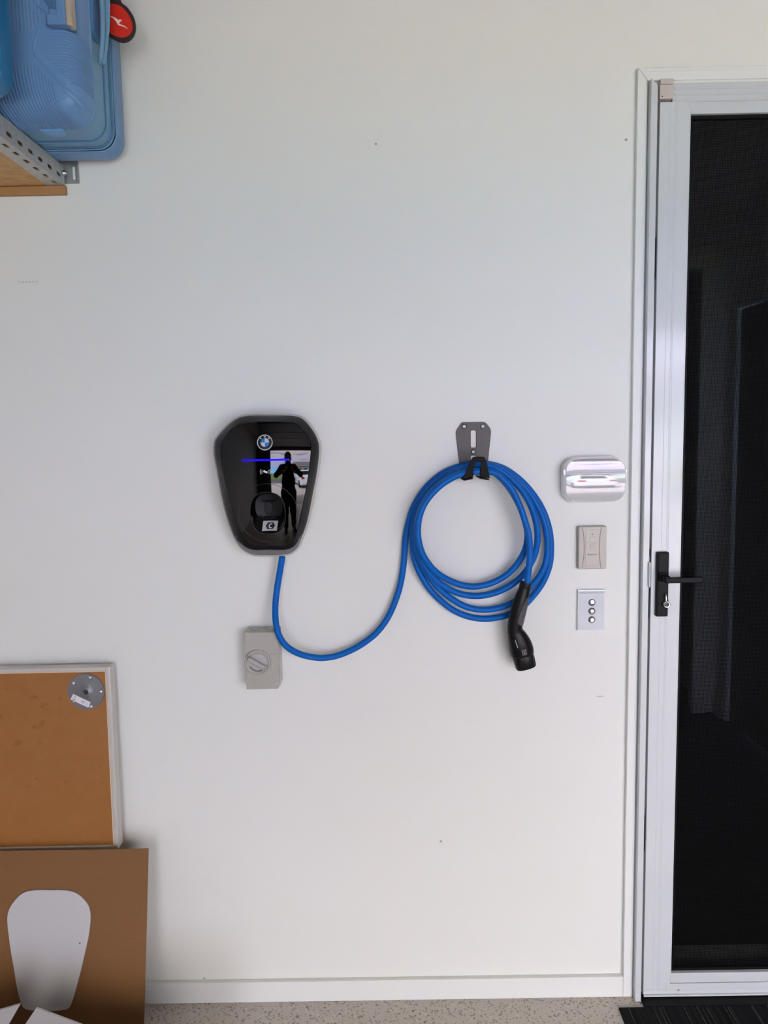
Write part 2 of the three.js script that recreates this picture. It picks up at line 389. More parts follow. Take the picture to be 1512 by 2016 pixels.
// lock plate, lever and cylinder
const plate = part(door, 'lock_plate', prism(roundRect(0.6825, 0.7132, 1.0567, 1.2235, 0.004), ZF, ZF + 0.011, 0.0018), M.black, 'black lock plate');
part(plate, 'plate_inset', prism(roundRect(0.6865, 0.7098, 1.0607, 1.2195, 0.003), ZF + 0.0108, ZF + 0.0125, 0.0006), M.black);
const lever = part(door, 'lever_handle', [box(0.687, 0.71, 1.149, 1.1715, ZF + 0.01, ZF + 0.019, 0.0025), box(0.6905, 0.7055, 1.151, 1.1675, ZF + 0.017, 0.066, 0.003), box(0.692, 0.787, 1.1495, 1.1645, 0.056, 0.067, 0.003)], M.black, 'black lever handle');
part(lever, 'lever_lip', box(0.698, 0.785, 1.1618, 1.1638, 0.0665, 0.0677, 0.0006), M.black);
const cyl = part(door, 'lock_cylinder', [lathe([[0, 0], [0.0095, 0], [0.0095, 0.009], [0.008, 0.011], [0.0075, 0.0105], [0.0072, 0.0095], [0, 0.0095]], [0.7061, 1.0905, ZF + 0.011], 28)], M.chrome, 'chrome key cylinder');
part(cyl, 'key_slot', [lathe([[0, 0], [0.0062, 0], [0.006, 0.0012], [0, 0.0016]], [0.7061, 1.0905, ZF + 0.0205], 20), box(0.7052, 0.707, 1.0865, 1.0945, ZF + 0.021, ZF + 0.0225)], M.gun);
part(cyl, 'snib', [box(0.7028, 0.7076, 1.096, 1.117, ZF + 0.012, ZF + 0.0195, 0.0022), lathe([[0, 0], [0.0042, 0], [0.0038, 0.008], [0, 0.009]], [0.7048, 1.1145, ZF + 0.012], 18)], M.chrome);
part(plate, 'escutcheon', [new THREE.TorusGeometry(0.0125, 0.0008, 8, 32).translate(0.7, 1.0965, ZF + 0.0123)], M.black);

// ---------------------------------------------------------------- the dark hallway behind the door
const HF = 0.047, HZ = -1.95, HX = 1.70, HC = 2.405;
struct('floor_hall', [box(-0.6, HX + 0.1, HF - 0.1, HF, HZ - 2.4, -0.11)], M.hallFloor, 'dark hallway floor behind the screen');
struct('door_sill', [box(DOOR_X0, DOOR_X1, 0.0, HF - 0.006, -0.11, -0.075), box(DOOR_X0, DOOR_X1, HF - 0.006, HF + 0.006, -0.12, -0.066, 0.003)], M.hall, 'raised timber sill inside the door');
struct('ceiling_hall', box(-0.6, HX + 0.1, HC, HC + 0.1, HZ - 2.4, -0.11), M.hall, 'hallway ceiling');
struct('wall_hall_right', prism([[-(-0.11), HF], [1.0, HF], [1.0, HF + 2.05], [1.82, HF + 2.05], [1.82, HF], [1.95, HF], [1.95, HC], [0.11, HC]].map(([d, y]) => [d, y]), 0, 0.1).rotateY(Math.PI / 2).translate(HX, 0, 0), M.hall, 'hallway wall on the right');
struct('wall_hall_end', prism([[1.6, HF], [HX + 0.1, HF], [HX + 0.1, HC], [-0.6, HC], [-0.6, HF], [0.8, HF], [0.8, 2.3], [1.6, 2.3]], HZ - 0.1, HZ), M.hall, 'hallway end wall with a dark doorway');
struct('wall_hall_left', box(-0.7, -0.6, HF, HC, HZ - 2.4, -0.11), M.hall, 'hallway wall on the left');
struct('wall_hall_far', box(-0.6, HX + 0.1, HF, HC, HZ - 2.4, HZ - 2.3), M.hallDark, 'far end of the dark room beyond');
struct('wall_hall_beyond', box(HX, HX + 0.1, HF, HC, HZ - 2.3, HZ - 0.1), M.hall, 'side wall of the room beyond');
struct('trim_4', [box(1.575, 1.6, HF, 2.3, HZ, HZ + 0.02), box(1.6, 1.65, HF, 2.35, HZ, HZ + 0.016), box(0.75, 1.6, 2.3, 2.35, HZ, HZ + 0.016)], M.hall, 'casing of the dark doorway in the hallway');
struct('baseboard_hall', [box(HX - 0.014, HX, HF, HF + 0.09, HZ, -1.85), box(HX - 0.014, HX, HF, HF + 0.09, -0.98, -0.11)], M.hall, 'hallway skirting board');
{
  const d = thing('door_2', 'dim closed door with a black lever in the hallway wall', 'door', [HX, HF, -1.41]);
  d.userData.kind = 'structure';
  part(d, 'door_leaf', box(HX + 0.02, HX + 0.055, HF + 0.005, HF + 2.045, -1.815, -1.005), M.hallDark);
  part(d, 'door_handle', [box(HX - 0.045, HX - 0.033, 1.245, 1.262, -1.16, -1.03, 0.003), box(HX - 0.04, HX + 0.02, 1.246, 1.261, -1.05, -1.035, 0.002)], M.black);
}

// ---------------------------------------------------------------- the charger on the wall
const CABLE = [[-0.2646,1.2305,0.045], [-0.2663,1.2195,0.0445], [-0.2707,1.1986,0.042], [-0.2801,1.1505,0.042], [-0.2849,1.1044,0.052], [-0.2819,1.0635,0.068], [-0.2729,1.0294,0.07], [-0.255,1.0031,0.066], [-0.2263,0.982,0.055], [-0.1969,0.9705,0.045], [-0.1735,0.9661,0.04], [-0.1394,0.9683,0.035], [-0.1014,0.9806,0.031], [-0.0667,0.9986,0.028], [-0.0317,1.0254,0.025], [-0.0035,1.0611,0.022], [0.0179,1.1057,0.019], [0.0314,1.1469,0.016], [0.0412,1.202,0.013], [0.0481,1.2743,0.0135], [0.0554,1.3082,0.0125], [0.0665,1.3421,0.0125], [0.0844,1.3742,0.0125], [0.1109,1.4062,0.0125], [0.1434,1.4309,0.0125], [0.1827,1.447,0.0125], [0.2317,1.4531,0.0125], [0.2639,1.4517,0.0125], [0.2974,1.4408,0.0125], [0.3352,1.4149,0.0125], [0.3704,1.3764,0.0125], [0.3972,1.3321,0.0125], [0.4129,1.285,0.0125], [0.4179,1.2393,0.0125], [0.4148,1.1935,0.0125], [0.3994,1.1506,0.0125], [0.3739,1.1135,0.0125], [0.3425,1.0822,0.013], [0.3053,1.0633,0.014], [0.2766,1.057,0.015], [0.2423,1.0555,0.016], [0.2051,1.0622,0.017], [0.168,1.0793,0.019], [0.134,1.1064,0.021], [0.1059,1.1376,0.023], [0.0836,1.1758,0.026], [0.0699,1.2135,0.028], [0.0642,1.2535,0.029], [0.0653,1.2959,0.029], [0.0757,1.3379,0.029], [0.0928,1.3727,0.029], [0.1196,1.4043,0.029], [0.1505,1.4275,0.029], [0.1867,1.4435,0.029], [0.2297,1.4519,0.029], [0.2616,1.45,0.029], [0.2935,1.4389,0.029], [0.3282,1.4141,0.029], [0.3617,1.375,0.029], [0.3869,1.3326,0.029], [0.401,1.2901,0.029], [0.4057,1.2477,0.029], [0.4014,1.2023,0.029], [0.3849,1.1653,0.028], [0.3586,1.1339,0.026], [0.3349,1.1094,0.024], [0.3124,1.0951,0.023], [0.2841,1.0849,0.023], [0.2443,1.0804,0.023], [0.2016,1.0888,0.025], [0.1618,1.112,0.029], [0.1279,1.1421,0.033], [0.1026,1.1749,0.038], [0.0832,1.2101,0.043], [0.0733,1.2474,0.0455], [0.0712,1.2839,0.0455], [0.0776,1.3229,0.0455], [0.0919,1.3588,0.0455], [0.1157,1.3917,0.0455], [0.1463,1.4188,0.0455], [0.1823,1.4402,0.0455], [0.2278,1.451,0.0455], [0.2621,1.4485,0.0455], [0.2951,1.43,0.0455], [0.3282,1.3991,0.0455], [0.3545,1.3599,0.0455], [0.3701,1.3205,0.044], [0.3777,1.2808,0.041], [0.3758,1.2409,0.037], [0.3639,1.2038,0.034], [0.3391,1.1669,0.032], [0.3069,1.1415,0.031], [0.2688,1.125,0.031], [0.2235,1.119,0.033], [0.1782,1.1276,0.036], [0.1414,1.1478,0.041], [0.1132,1.1738,0.048], [0.0923,1.2036,0.055], [0.08,1.2355,0.06], [0.0748,1.2666,0.062], [0.0746,1.2971,0.062], [0.0805,1.3302,0.062], [0.0938,1.3617,0.062], [0.1161,1.3907,0.062], [0.1464,1.4157,0.062], [0.182,1.4329,0.062], [0.2257,1.4389,0.062], [0.2627,1.4355,0.061], [0.293,1.4089,0.059], [0.3152,1.3781,0.057], [0.3335,1.3417,0.055], [0.3449,1.308,0.053], [0.351,1.2797,0.05], [0.3482,1.2455,0.046], [0.3347,1.2126,0.041], [0.3142,1.1855,0.038], [0.2877,1.1644,0.037], [0.2539,1.1501,0.038], [0.2172,1.1449,0.04], [0.186,1.1505,0.044], [0.1547,1.1637,0.051], [0.1265,1.1827,0.059], [0.1041,1.2071,0.068], [0.0875,1.235,0.075], [0.0787,1.2633,0.0785], [0.0755,1.2937,0.0785], [0.0795,1.3266,0.0785], [0.0921,1.3592,0.0785], [0.1142,1.3882,0.0785], [0.1443,1.4135,0.0785], [0.1796,1.4311,0.0785], [0.2238,1.4384,0.0785], [0.2643,1.4345,0.0785], [0.2887,1.4151,0.0785], [0.3068,1.3931,0.0785], [0.3266,1.3524,0.0785], [0.3389,1.3166,0.0785], [0.348,1.2835,0.0785], [0.3514,1.2503,0.078], [0.3511,1.2169,0.077], [0.3486,1.1862,0.076], [0.3453,1.1554,0.075]];
const PLUG = [[0.3429,1.1603,0.072,0.0123], [0.3405,1.1477,0.0715,0.0135], [0.3378,1.1362,0.071,0.0149], [0.3354,1.1276,0.07,0.0164], [0.3314,1.1121,0.069,0.018], [0.3255,1.0887,0.067,0.0192], [0.3204,1.0651,0.065,0.0191], [0.3174,1.0476,0.063,0.0187], [0.3189,1.0328,0.06,0.0201], [0.325,1.0163,0.057,0.0249], [0.3312,0.9997,0.054,0.0288], [0.336,0.9831,0.051,0.0302], [0.3387,0.9714,0.05,0.0292]];
const PLUG_END = [[0.3393,0.9686,0.05,0.027], [0.3426,0.9572,0.049,0.0271], [0.3477,0.9378,0.048,0.0265]];
{
  const C = [-0.2866, 1.3905];
  const sil = smooth([[-0.3463, 1.5858], [-0.2805, 1.587], [-0.2147, 1.5835], [-0.1965, 1.5751], [-0.1726, 1.546], [-0.1599, 1.5171], [-0.1583, 1.5006], [-0.1625, 1.4594], [-0.1768, 1.3891], [-0.1933, 1.3183], [-0.209, 1.2765], [-0.2202, 1.2534], [-0.2394, 1.2389], [-0.2605, 1.2351], [-0.2982, 1.2345], [-0.3359, 1.2374], [-0.3585, 1.2494], [-0.3746, 1.2687], [-0.3937, 1.3154], [-0.408, 1.3764], [-0.4194, 1.4556], [-0.4241, 1.4929], [-0.4208, 1.5237], [-0.4131, 1.5359], [-0.3948, 1.556], [-0.3693, 1.577]].reverse(), 400);
  const face = smooth([[-0.3581, 1.5572], [-0.33, 1.564], [-0.2953, 1.5665], [-0.25, 1.5655], [-0.2169, 1.5617], [-0.1991, 1.5504], [-0.1809, 1.5139], [-0.182, 1.4736], [-0.1941, 1.4028], [-0.2114, 1.3315], [-0.2271, 1.2824], [-0.2439, 1.2682], [-0.289, 1.2666], [-0.334, 1.2718], [-0.3496, 1.2927], [-0.3646, 1.3301], [-0.3821, 1.4061], [-0.3935, 1.4773], [-0.3952, 1.5116], [-0.379, 1.5395]].reverse(), 400);
  const faceZ = (x, y) => 0.122 - (x + 0.283) ** 2 / (2 * 0.42) - (y - 1.435) ** 2 / (2 * 0.62);
  const N = 240, S = byAngle(sil, ...C, N), Si = (d) => byAngle(inset(sil, d), ...C, N), F = byAngle(face, ...C, N), Fo = byAngle(inset(face, -0.0015), ...C, N);
  const ch = thing('ev_charger', 'black glossy wall charger with silver rim and glowing blue line', 'wall charger', [-0.2866, 1.39, 0]);
  part(ch, 'housing', skin([at(Si(0.012), 0), at(Si(0.006), 0.02), at(Si(0.003), 0.05), at(Si(0.004), 0.056)], { capStart: true, crease: 0.7 }), M.silver);
  part(ch, 'silver_rim', skin([at(Si(0.006), 0.052), at(S, 0.0535), at(S, 0.0635), at(Si(0.0012), 0.066), at(Si(0.0042), 0.0675), at(Si(0.0055), 0.066)], { crease: 0.5 }), M.silver, 'brushed silver rim');
  const bevel = Si(0.0045);
  const mix = (a, b, t, z0) => a.map((p, i) => { const q = b[i], zb = faceZ(...q) - 0.0015; return [p[0] + (q[0] - p[0]) * t, p[1] + (q[1] - p[1]) * t, z0 + (zb - z0) * Math.pow(t, 0.8)]; });
  part(ch, 'bezel', skin([at(bevel, 0.0655), ...[0.0, 0.25, 0.5, 0.75, 1].map((t) => mix(bevel, Fo, t, 0.07))], { crease: 0.9 }), M.bezel, 'dark sloped bezel');
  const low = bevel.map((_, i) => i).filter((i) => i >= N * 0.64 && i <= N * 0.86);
  part(ch, 'bounceStrip', skin([0.02, 0.2, 0.4, 0.6].map((t) => low.map((i) => { const w = Math.pow(Math.max(0, Math.sin((Math.PI * (i - low[0])) / (low.length - 1))), 0.6), m = mix(bevel, Fo, 0.02 + t * w, 0.0706); return m[i]; })), { open: true, crease: 0.9 }), M.bounceStrip, 'grey strip painted as floor light on the lower bezel');  // lighter grey painted along the lower bezel as reflected floor light
  // front glass: rings between the outline of the face and the socket
  const H = [-0.2864, 1.348], hx = 0.0424, hy = 0.0508, n = 220;
  const FO = byAngle(face, ...H, n), HO = Array.from({ length: n }, (_, i) => {
    const a = (i / n) * 2 * Math.PI, c = Math.cos(a), s = Math.sin(a), k = Math.pow(Math.pow(Math.abs(c / hx), 2.5) + Math.pow(Math.abs(s / hy), 2.5), -1 / 2.5);
    return [H[0] + c * k, H[1] + s * k];
  });
  const rings = [];
  for (let j = 0; j <= 40; j++) { const t = j / 40; rings.push(FO.map((p, i) => { const x = p[0] + (HO[i][0] - p[0]) * t, y = p[1] + (HO[i][1] - p[1]) * t; return [x, y, faceZ(x, y)]; })); }
  part(ch, 'front_glass', curved(rings, -0.283, 1.435, 0.42, 0.62), M.gloss, 'black mirror-like front');
  // recessed socket
  const up = 0.014, cup = (k, kx, ky, dz) => HO.map((p) => { const x = H[0] + (p[0] - H[0]) * kx, y = H[1] + up * k + (p[1] - H[1]) * ky; return [x, y, faceZ(...H) + dz]; });
  const lip = HO.map((p) => [p[0], p[1], faceZ(...p)]);
  const sock = part(ch, 'socket', skin([lip, HO.map((p) => [H[0] + (p[0] - H[0]) * 0.985, H[1] + (p[1] - H[1]) * 0.985, faceZ(...p) - 0.0025]), cup(0.3, 0.93, 0.9, -0.008), cup(1, 0.78, 0.62, -0.022), cup(1, 0.6, 0.45, -0.024)], { capEnd: true, crease: 0.5 }), M.socket, 'recessed socket');
  part(sock, 'socket_lip', tubeAlong(lip.filter((_, i) => i % 3 === 0), 0.0007, 220, 8, true), M.gun);
  part(sock, 'cap_tab', [box(-0.303, -0.27, 1.374, 1.3765, 0.096, 0.1005, 0.001), prism(roundRect(-0.296, -0.279, 1.345, 1.374, 0.006), 0.0945, 0.098, 0.001), box(-0.307, -0.268, 1.3335, 1.337, 0.094, 0.1, 0.0015)], M.socket);
  const lz = faceZ(...H);
  const sticker = canvas(256, 160, (c, w, h) => {
    c.fillStyle = '#a9a9ac'; c.fillRect(0, 0, w, h);
    c.fillStyle = '#08080a'; c.beginPath();
    for (const [i, p] of [[48, 80], [82, 26], [176, 26], [212, 80], [176, 134], [82, 134]].entries()) c[i ? 'lineTo' : 'moveTo'](...p);
    c.fill();
    c.fillStyle = '#d8d8da'; c.font = 'bold 104px sans-serif'; c.textAlign = 'center'; c.textBaseline = 'middle'; c.fillText('C', 130, 82);
  });
  part(sock, 'socket_label', patch([[-0.3018, 1.3052, lz - 0.0042], [-0.2658, 1.3052, lz - 0.0042], [-0.2632, 1.3285, lz - 0.0135], [-0.2992, 1.3285, lz - 0.0135]], 12, 6, (x, y, z) => z - 0.004 + 0.0045 * Math.min(1, ((x + 0.2825) / 0.018) ** 2) + 0.0035), mat(0xffffff, 0.4, { map: sticker }), 'white sticker with a black hexagon and the letter C');
  const ringPts = circle(-0.2862, 1.348, 0.0718, 120).map(([x, y]) => [x, y, faceZ(x, y)]);
  part(ch, 'seam_ring', tubeAlong(ringPts, 0.0005, 240, 6, true), M.gun);
  // round emblem, card reader symbol and light line on the glass
  const emblem = canvas(512, 512, (c, w) => {
    const m = w / 2;
    c.fillStyle = '#060608'; c.fillRect(0, 0, w, w);
    c.lineWidth = 16; c.strokeStyle = '#d4d6d8'; c.beginPath(); c.arc(m, m, m - 10, 0, 7); c.stroke();
    for (let k = 0; k < 4; k++) { c.fillStyle = k % 2 ? '#c3c7ca' : '#1279bf'; c.beginPath(); c.moveTo(m, m); c.arc(m, m, 148, Math.PI + (k * Math.PI) / 2, Math.PI * 1.5 + (k * Math.PI) / 2); c.fill(); }
    c.fillStyle = '#d4d6d8'; c.font = 'bold 78px sans-serif'; c.textAlign = 'center'; c.textBaseline = 'middle';
    for (const [t, a] of [['B', -0.78], ['M', 0], ['W', 0.78]]) { c.save(); c.translate(m, m); c.rotate(a); c.fillText(t, 0, -196); c.restore(); }
  });
  const er = 0.0178, eg = new THREE.CircleGeometry(er, 48), ep = eg.attributes.position;
  for (let i = 0; i < ep.count; i++) { const x = ep.getX(i) - 0.2875, y = ep.getY(i) + 1.518; ep.setXYZ(i, x, y, faceZ(x, y) + 0.0008); }
  eg.computeVertexNormals();
  const em = part(ch, 'emblem', eg, mat(0xffffff, 0.25, { map: emblem }), 'round emblem with blue and white quarters');
  part(em, 'emblem_rim', tubeAlong(circle(-0.2875, 1.518, er, 48).map(([x, y]) => [x, y, faceZ(x, y) + 0.0006]), 0.0009, 96, 8, true), mat(0xc9cbcd, 0.3, { metalness: 0.5 }));
  const drape = (g, lift) => { const p = g.attributes.position; for (let i = 0; i < p.count; i++) p.setZ(i, p.getZ(i) + faceZ(p.getX(i), p.getY(i)) + lift); g.computeVertexNormals(); return g; };
  part(ch, 'light_line', drape(skin(Array.from({ length: 201 }, (_, i) => { const t = i / 200, x = -0.3446 + 0.1152 * t, e = Math.sqrt(Math.max(0.03, Math.min(1, Math.min(t, 1 - t) * 50))); return Array.from({ length: 10 }, (_, k) => [x, 1.4763 + 0.0023 * e * Math.cos((k / 10) * 6.2832), 0.0006 * e * Math.sin((k / 10) * 6.2832)]); }), { crease: 0 }), 0.0003), M.led, 'glowing blue line');
  const arc = (r, w, a0, a1) => { const p = []; for (let i = 0; i <= 12; i++) { const a = a0 + ((a1 - a0) * i) / 12; p.push([-0.2875 + r * Math.cos(a), 1.4483 + r * Math.sin(a)]); } for (let i = 12; i >= 0; i--) { const a = a0 + ((a1 - a0) * i) / 12; p.push([-0.2875 + (r - w) * Math.cos(a), 1.4483 + (r - w) * Math.sin(a)]); } return prism(p, 0, 0.0004); };
  const cardIcon = prism(roundRect(-0.0052, 0.0052, -0.0024, 0.0024, 0.0008), 0, 0.0004).rotateZ(-0.42).translate(-0.2875, 1.4483, 0);
  part(ch, 'reader_symbol', drape(join([cardIcon, ...[[0.0092, 0.0011], [0.0128, 0.0011]].flatMap(([r, w]) => [arc(r, w, -0.52, 0.52), arc(r, w, Math.PI - 0.52, Math.PI + 0.52)])]), 0.0003), mat(0xcfcfd2, 0.5), 'white contactless card symbol');
}

// ---------------------------------------------------------------- blue charging cable with its plug
{
  const t = thing('charging_cable', 'thick blue charging cable coiled on the wall hook with black plug', 'charging cable', [0.22, 1.35, 0.01]);
  part(t, 'cord', new THREE.TubeGeometry(new THREE.CatmullRomCurve3(CABLE.map((p) => new THREE.Vector3(...p)), false, 'centripetal'), 1800, 0.0081, 14), M.cable, 'blue cord');
  // plug: rounded sections along its bent axis, [x, y, z, half width]
  const ax = new THREE.CatmullRomCurve3(PLUG.map((p) => new THREE.Vector3(p[0], p[1], p[2])), false, 'centripetal');
  const wd = new THREE.CatmullRomCurve3(PLUG.map((p, i) => new THREE.Vector3(i, p[3], 0)), false, 'centripetal');
  const section = (c, tan, hw, hd, e, n = 40, a0 = 0, a1 = 2 * Math.PI) => {
    const side = new THREE.Vector3(0, 0, 1).cross(tan).normalize().negate(), out = new THREE.Vector3().crossVectors(tan, side).normalize();
    if (out.z < 0) out.negate();
    return Array.from({ length: n }, (_, i) => {
      const a = a0 + ((a1 - a0) * i) / (n - (a1 - a0 > 6.2 ? 0 : 1)), co = Math.cos(a), si = Math.sin(a), k = Math.pow(Math.pow(Math.abs(co), e) + Math.pow(Math.abs(si), e), -1 / e);
      return c.clone().addScaledVector(side, -hw * k * co).addScaledVector(out, hd * k * si).toArray();
    });
  };
  const K = 60, depth = (u, hw) => hw * (0.95 - 0.05 * u), body = [];
  for (let j = 0; j <= K; j++) { const u = j / K, hw = wd.getPoint(u).y; body.push(section(ax.getPoint(u), ax.getTangent(u), hw, depth(u, hw), 2.3)); }
  const plug = part(t, 'plug', skin(body, { capStart: true, capEnd: true, crease: 0 }), M.plug, 'black plug with a bent grip');
  part(plug, 'cable_boot', skin([0, 0.035, 0.07, 0.1].map((u, i) => { const hw = wd.getPoint(u).y; return section(ax.getPoint(u), ax.getTangent(u), hw + (i === 3 ? 0.0001 : 0.0012), depth(u, hw) + (i === 3 ? 0.0001 : 0.0012), 2.2); }), { capStart: true, crease: 0.5 }), M.plug);
  const grip = [];
  for (let j = 0; j <= 24; j++) { const u = 0.2 + (0.36 * j) / 24, hw = wd.getPoint(u).y, w = 0.55 + 0.45 * Math.sin((Math.min(j, 24 - j * 0.35) / 24) * Math.PI * 0.6), tp = Math.min(1, 0.35 + j / 6, (24 - j) / 3 + 0.25); grip.push(section(ax.getPoint(u), ax.getTangent(u), hw + 0.0008, depth(u, hw) + 0.0008, 2.3, 14, 0.06, 0.06 + 1.42 * w * tp)); }
  part(plug, 'grip_panel', skin(grip, { open: true, crease: 0.8 }), M.plugGrey, 'grey grip panel');
  const dir = new THREE.Vector3(PLUG_END[2][0] - PLUG_END[0][0], PLUG_END[2][1] - PLUG_END[0][1], -0.002).normalize();
  const end = PLUG_END.map((p) => [new THREE.Vector3(p[0], p[1], p[2]), p[3]]);
  part(plug, 'connector_head', skin([
    ...[[0, 0.92, -0.004], [0, 1, 0], [1, 1, 0], [2, 1, -0.0022], [2, 0.97, 0]].map(([k, s, o]) => section(end[k][0].clone().addScaledVector(dir, o), dir, end[k][1] * s, end[k][1] * s * 0.93, 2.6)),
    ...[[0.88, 0], [0.84, -0.012]].map(([s, o]) => section(end[2][0].clone().addScaledVector(dir, o), dir, end[2][1] * s, end[2][1] * s * 0.93, 2.6)),
  ], { capEnd: true, crease: 0.5 }), M.plug);
  part(plug, 'latch_slot', [box(0.3415, 0.3425, 0.9435, 0.9495, 0.0715, 0.0733), box(0.3442, 0.347, 0.943, 0.9495, 0.0715, 0.0733)], M.black);
  const mark = canvas(192, 256, (c, w, h) => {
    c.clearRect(0, 0, w, h);
    c.fillStyle = 'rgba(120,122,126,0.85)'; c.fillRect(96, 150, 90, 98);
    c.fillStyle = '#17171a'; c.beginPath(); for (const [i, p] of [[104, 199], [122, 162], [160, 162], [180, 199], [160, 238], [122, 238]].entries()) c[i ? 'lineTo' : 'moveTo'](...p); c.fill();
    c.fillStyle = '#b8babd'; c.font = 'bold 62px sans-serif'; c.textAlign = 'center'; c.textBaseline = 'middle'; c.fillText('C', 143, 201);
    c.fillStyle = '#9ea0a4'; c.beginPath(); c.moveTo(20, 0); c.lineTo(34, 0); c.lineTo(46, 92); c.lineTo(36, 110); c.lineTo(24, 96); c.fill();
  });
  const hz = (x, y) => 0;
  { const u0 = 0.72, u1 = 0.96, rows = 10, cols = 12, g = new THREE.PlaneGeometry(1, 1, cols, rows), p = g.attributes.position;
    for (let i = 0; i < p.count; i++) { const u = u0 + (0.5 - p.getY(i)) * (u1 - u0), hw = wd.getPoint(u).y, a = Math.PI * (0.66 - (0.5 + p.getX(i)) * 0.25), s = section(ax.getPoint(u), ax.getTangent(u), hw + 0.0006, depth(u, hw) + 0.0006, 2.3, 2, a, a + 0.01)[0]; p.setXYZ(i, ...s); }
    g.computeVertexNormals();
    part(plug, 'printed_marks', g, mat(0xffffff, 0.5, { map: mark, transparent: true }), 'small grey printed marks'); }
}

// ---------------------------------------------------------------- black cable hook
{
  const t = thing('cable_hook', 'dark steel wall hook with a slotted plate holding the coiled cable', 'wall hook', [0.2222, 1.49, 0]);
  const pl = part(t, 'back_plate', prism(smoothCorners([[0.1938, 1.5592], [0.2497, 1.5588], [0.2554, 1.5552], [0.2649, 1.543], [0.2674, 1.5341], [0.2589, 1.4568], [0.2562, 1.432], [0.1886, 1.432], [0.1861, 1.4574], [0.1777, 1.5331], [0.181, 1.5419], [0.1912, 1.5563]]), 0.0005, 0.0042, 0.0007,
    [roundRect(0.2158, 0.2295, 1.4945, 1.5375, 0.0035), roundRect(0.2155, 0.2293, 1.443, 1.4748, 0.0035)]), M.plate, 'dark steel back plate');
  for (const [x, y] of [[0.1994, 1.5479], [0.2461, 1.5475], [0.2222, 1.4838]]) {
    const s = part(t, 'screw', [lathe([[0, 0], [0.0064, 0], [0.0064, 0.0008], [0, 0.0008]], [x, y, 0.0042], 24)], M.blackMatt);
    part(s, 'screw_head', [lathe([[0.0022, 0.0008], [0.0046, 0.0008], [0.0046, 0.0028], [0.0038, 0.0034], [0.0026, 0.0034], [0.0022, 0.0022], [0, 0.0022]], [x, y, 0.0042], 24)], M.steel);
  }
  part(t, 'retainer', prism([[0.2096, 1.4722], [0.2125, 1.474], [0.2165, 1.4745], [0.2325, 1.4743], [0.2372, 1.4737], [0.2398, 1.4718], [0.2445, 1.4615], [0.2517, 1.4215], [0.2278, 1.4262], [0.2304, 1.4595], [0.2292, 1.4612], [0.2165, 1.4614], [0.2151, 1.46], [0.2112, 1.4255], [0.1873, 1.4217], [0.2022, 1.4609]], 0.0885, 0.092, 0.001), M.blackMatt, 'black forked front');
  part(t, 'support_arm', [prism([[0.189, 1.4198], [0.2108, 1.4235], [0.2104, 1.4202], [0.189, 1.4165]], 0.0035, 0.091, 0.0006), prism([[0.2284, 1.424], [0.25, 1.4198], [0.25, 1.4165], [0.2284, 1.4206]], 0.0035, 0.091, 0.0006)], M.blackMatt);
}
function smoothCorners(pts, r = 0.22) {
  const out = [], n = pts.length;
  for (let i = 0; i < n; i++) {
    const a = pts[(i + n - 1) % n], b = pts[i], c = pts[(i + 1) % n], L = (p, q, t) => [p[0] + (q[0] - p[0]) * t, p[1] + (q[1] - p[1]) * t];
    const p0 = L(b, a, r), p1 = L(b, c, r);
    for (let k = 0; k <= 4; k++) { const t = k / 4, q0 = L(p0, b, t), q1 = L(b, p1, t); out.push(L(q0, q1, t)); }
  }
  return out;
}

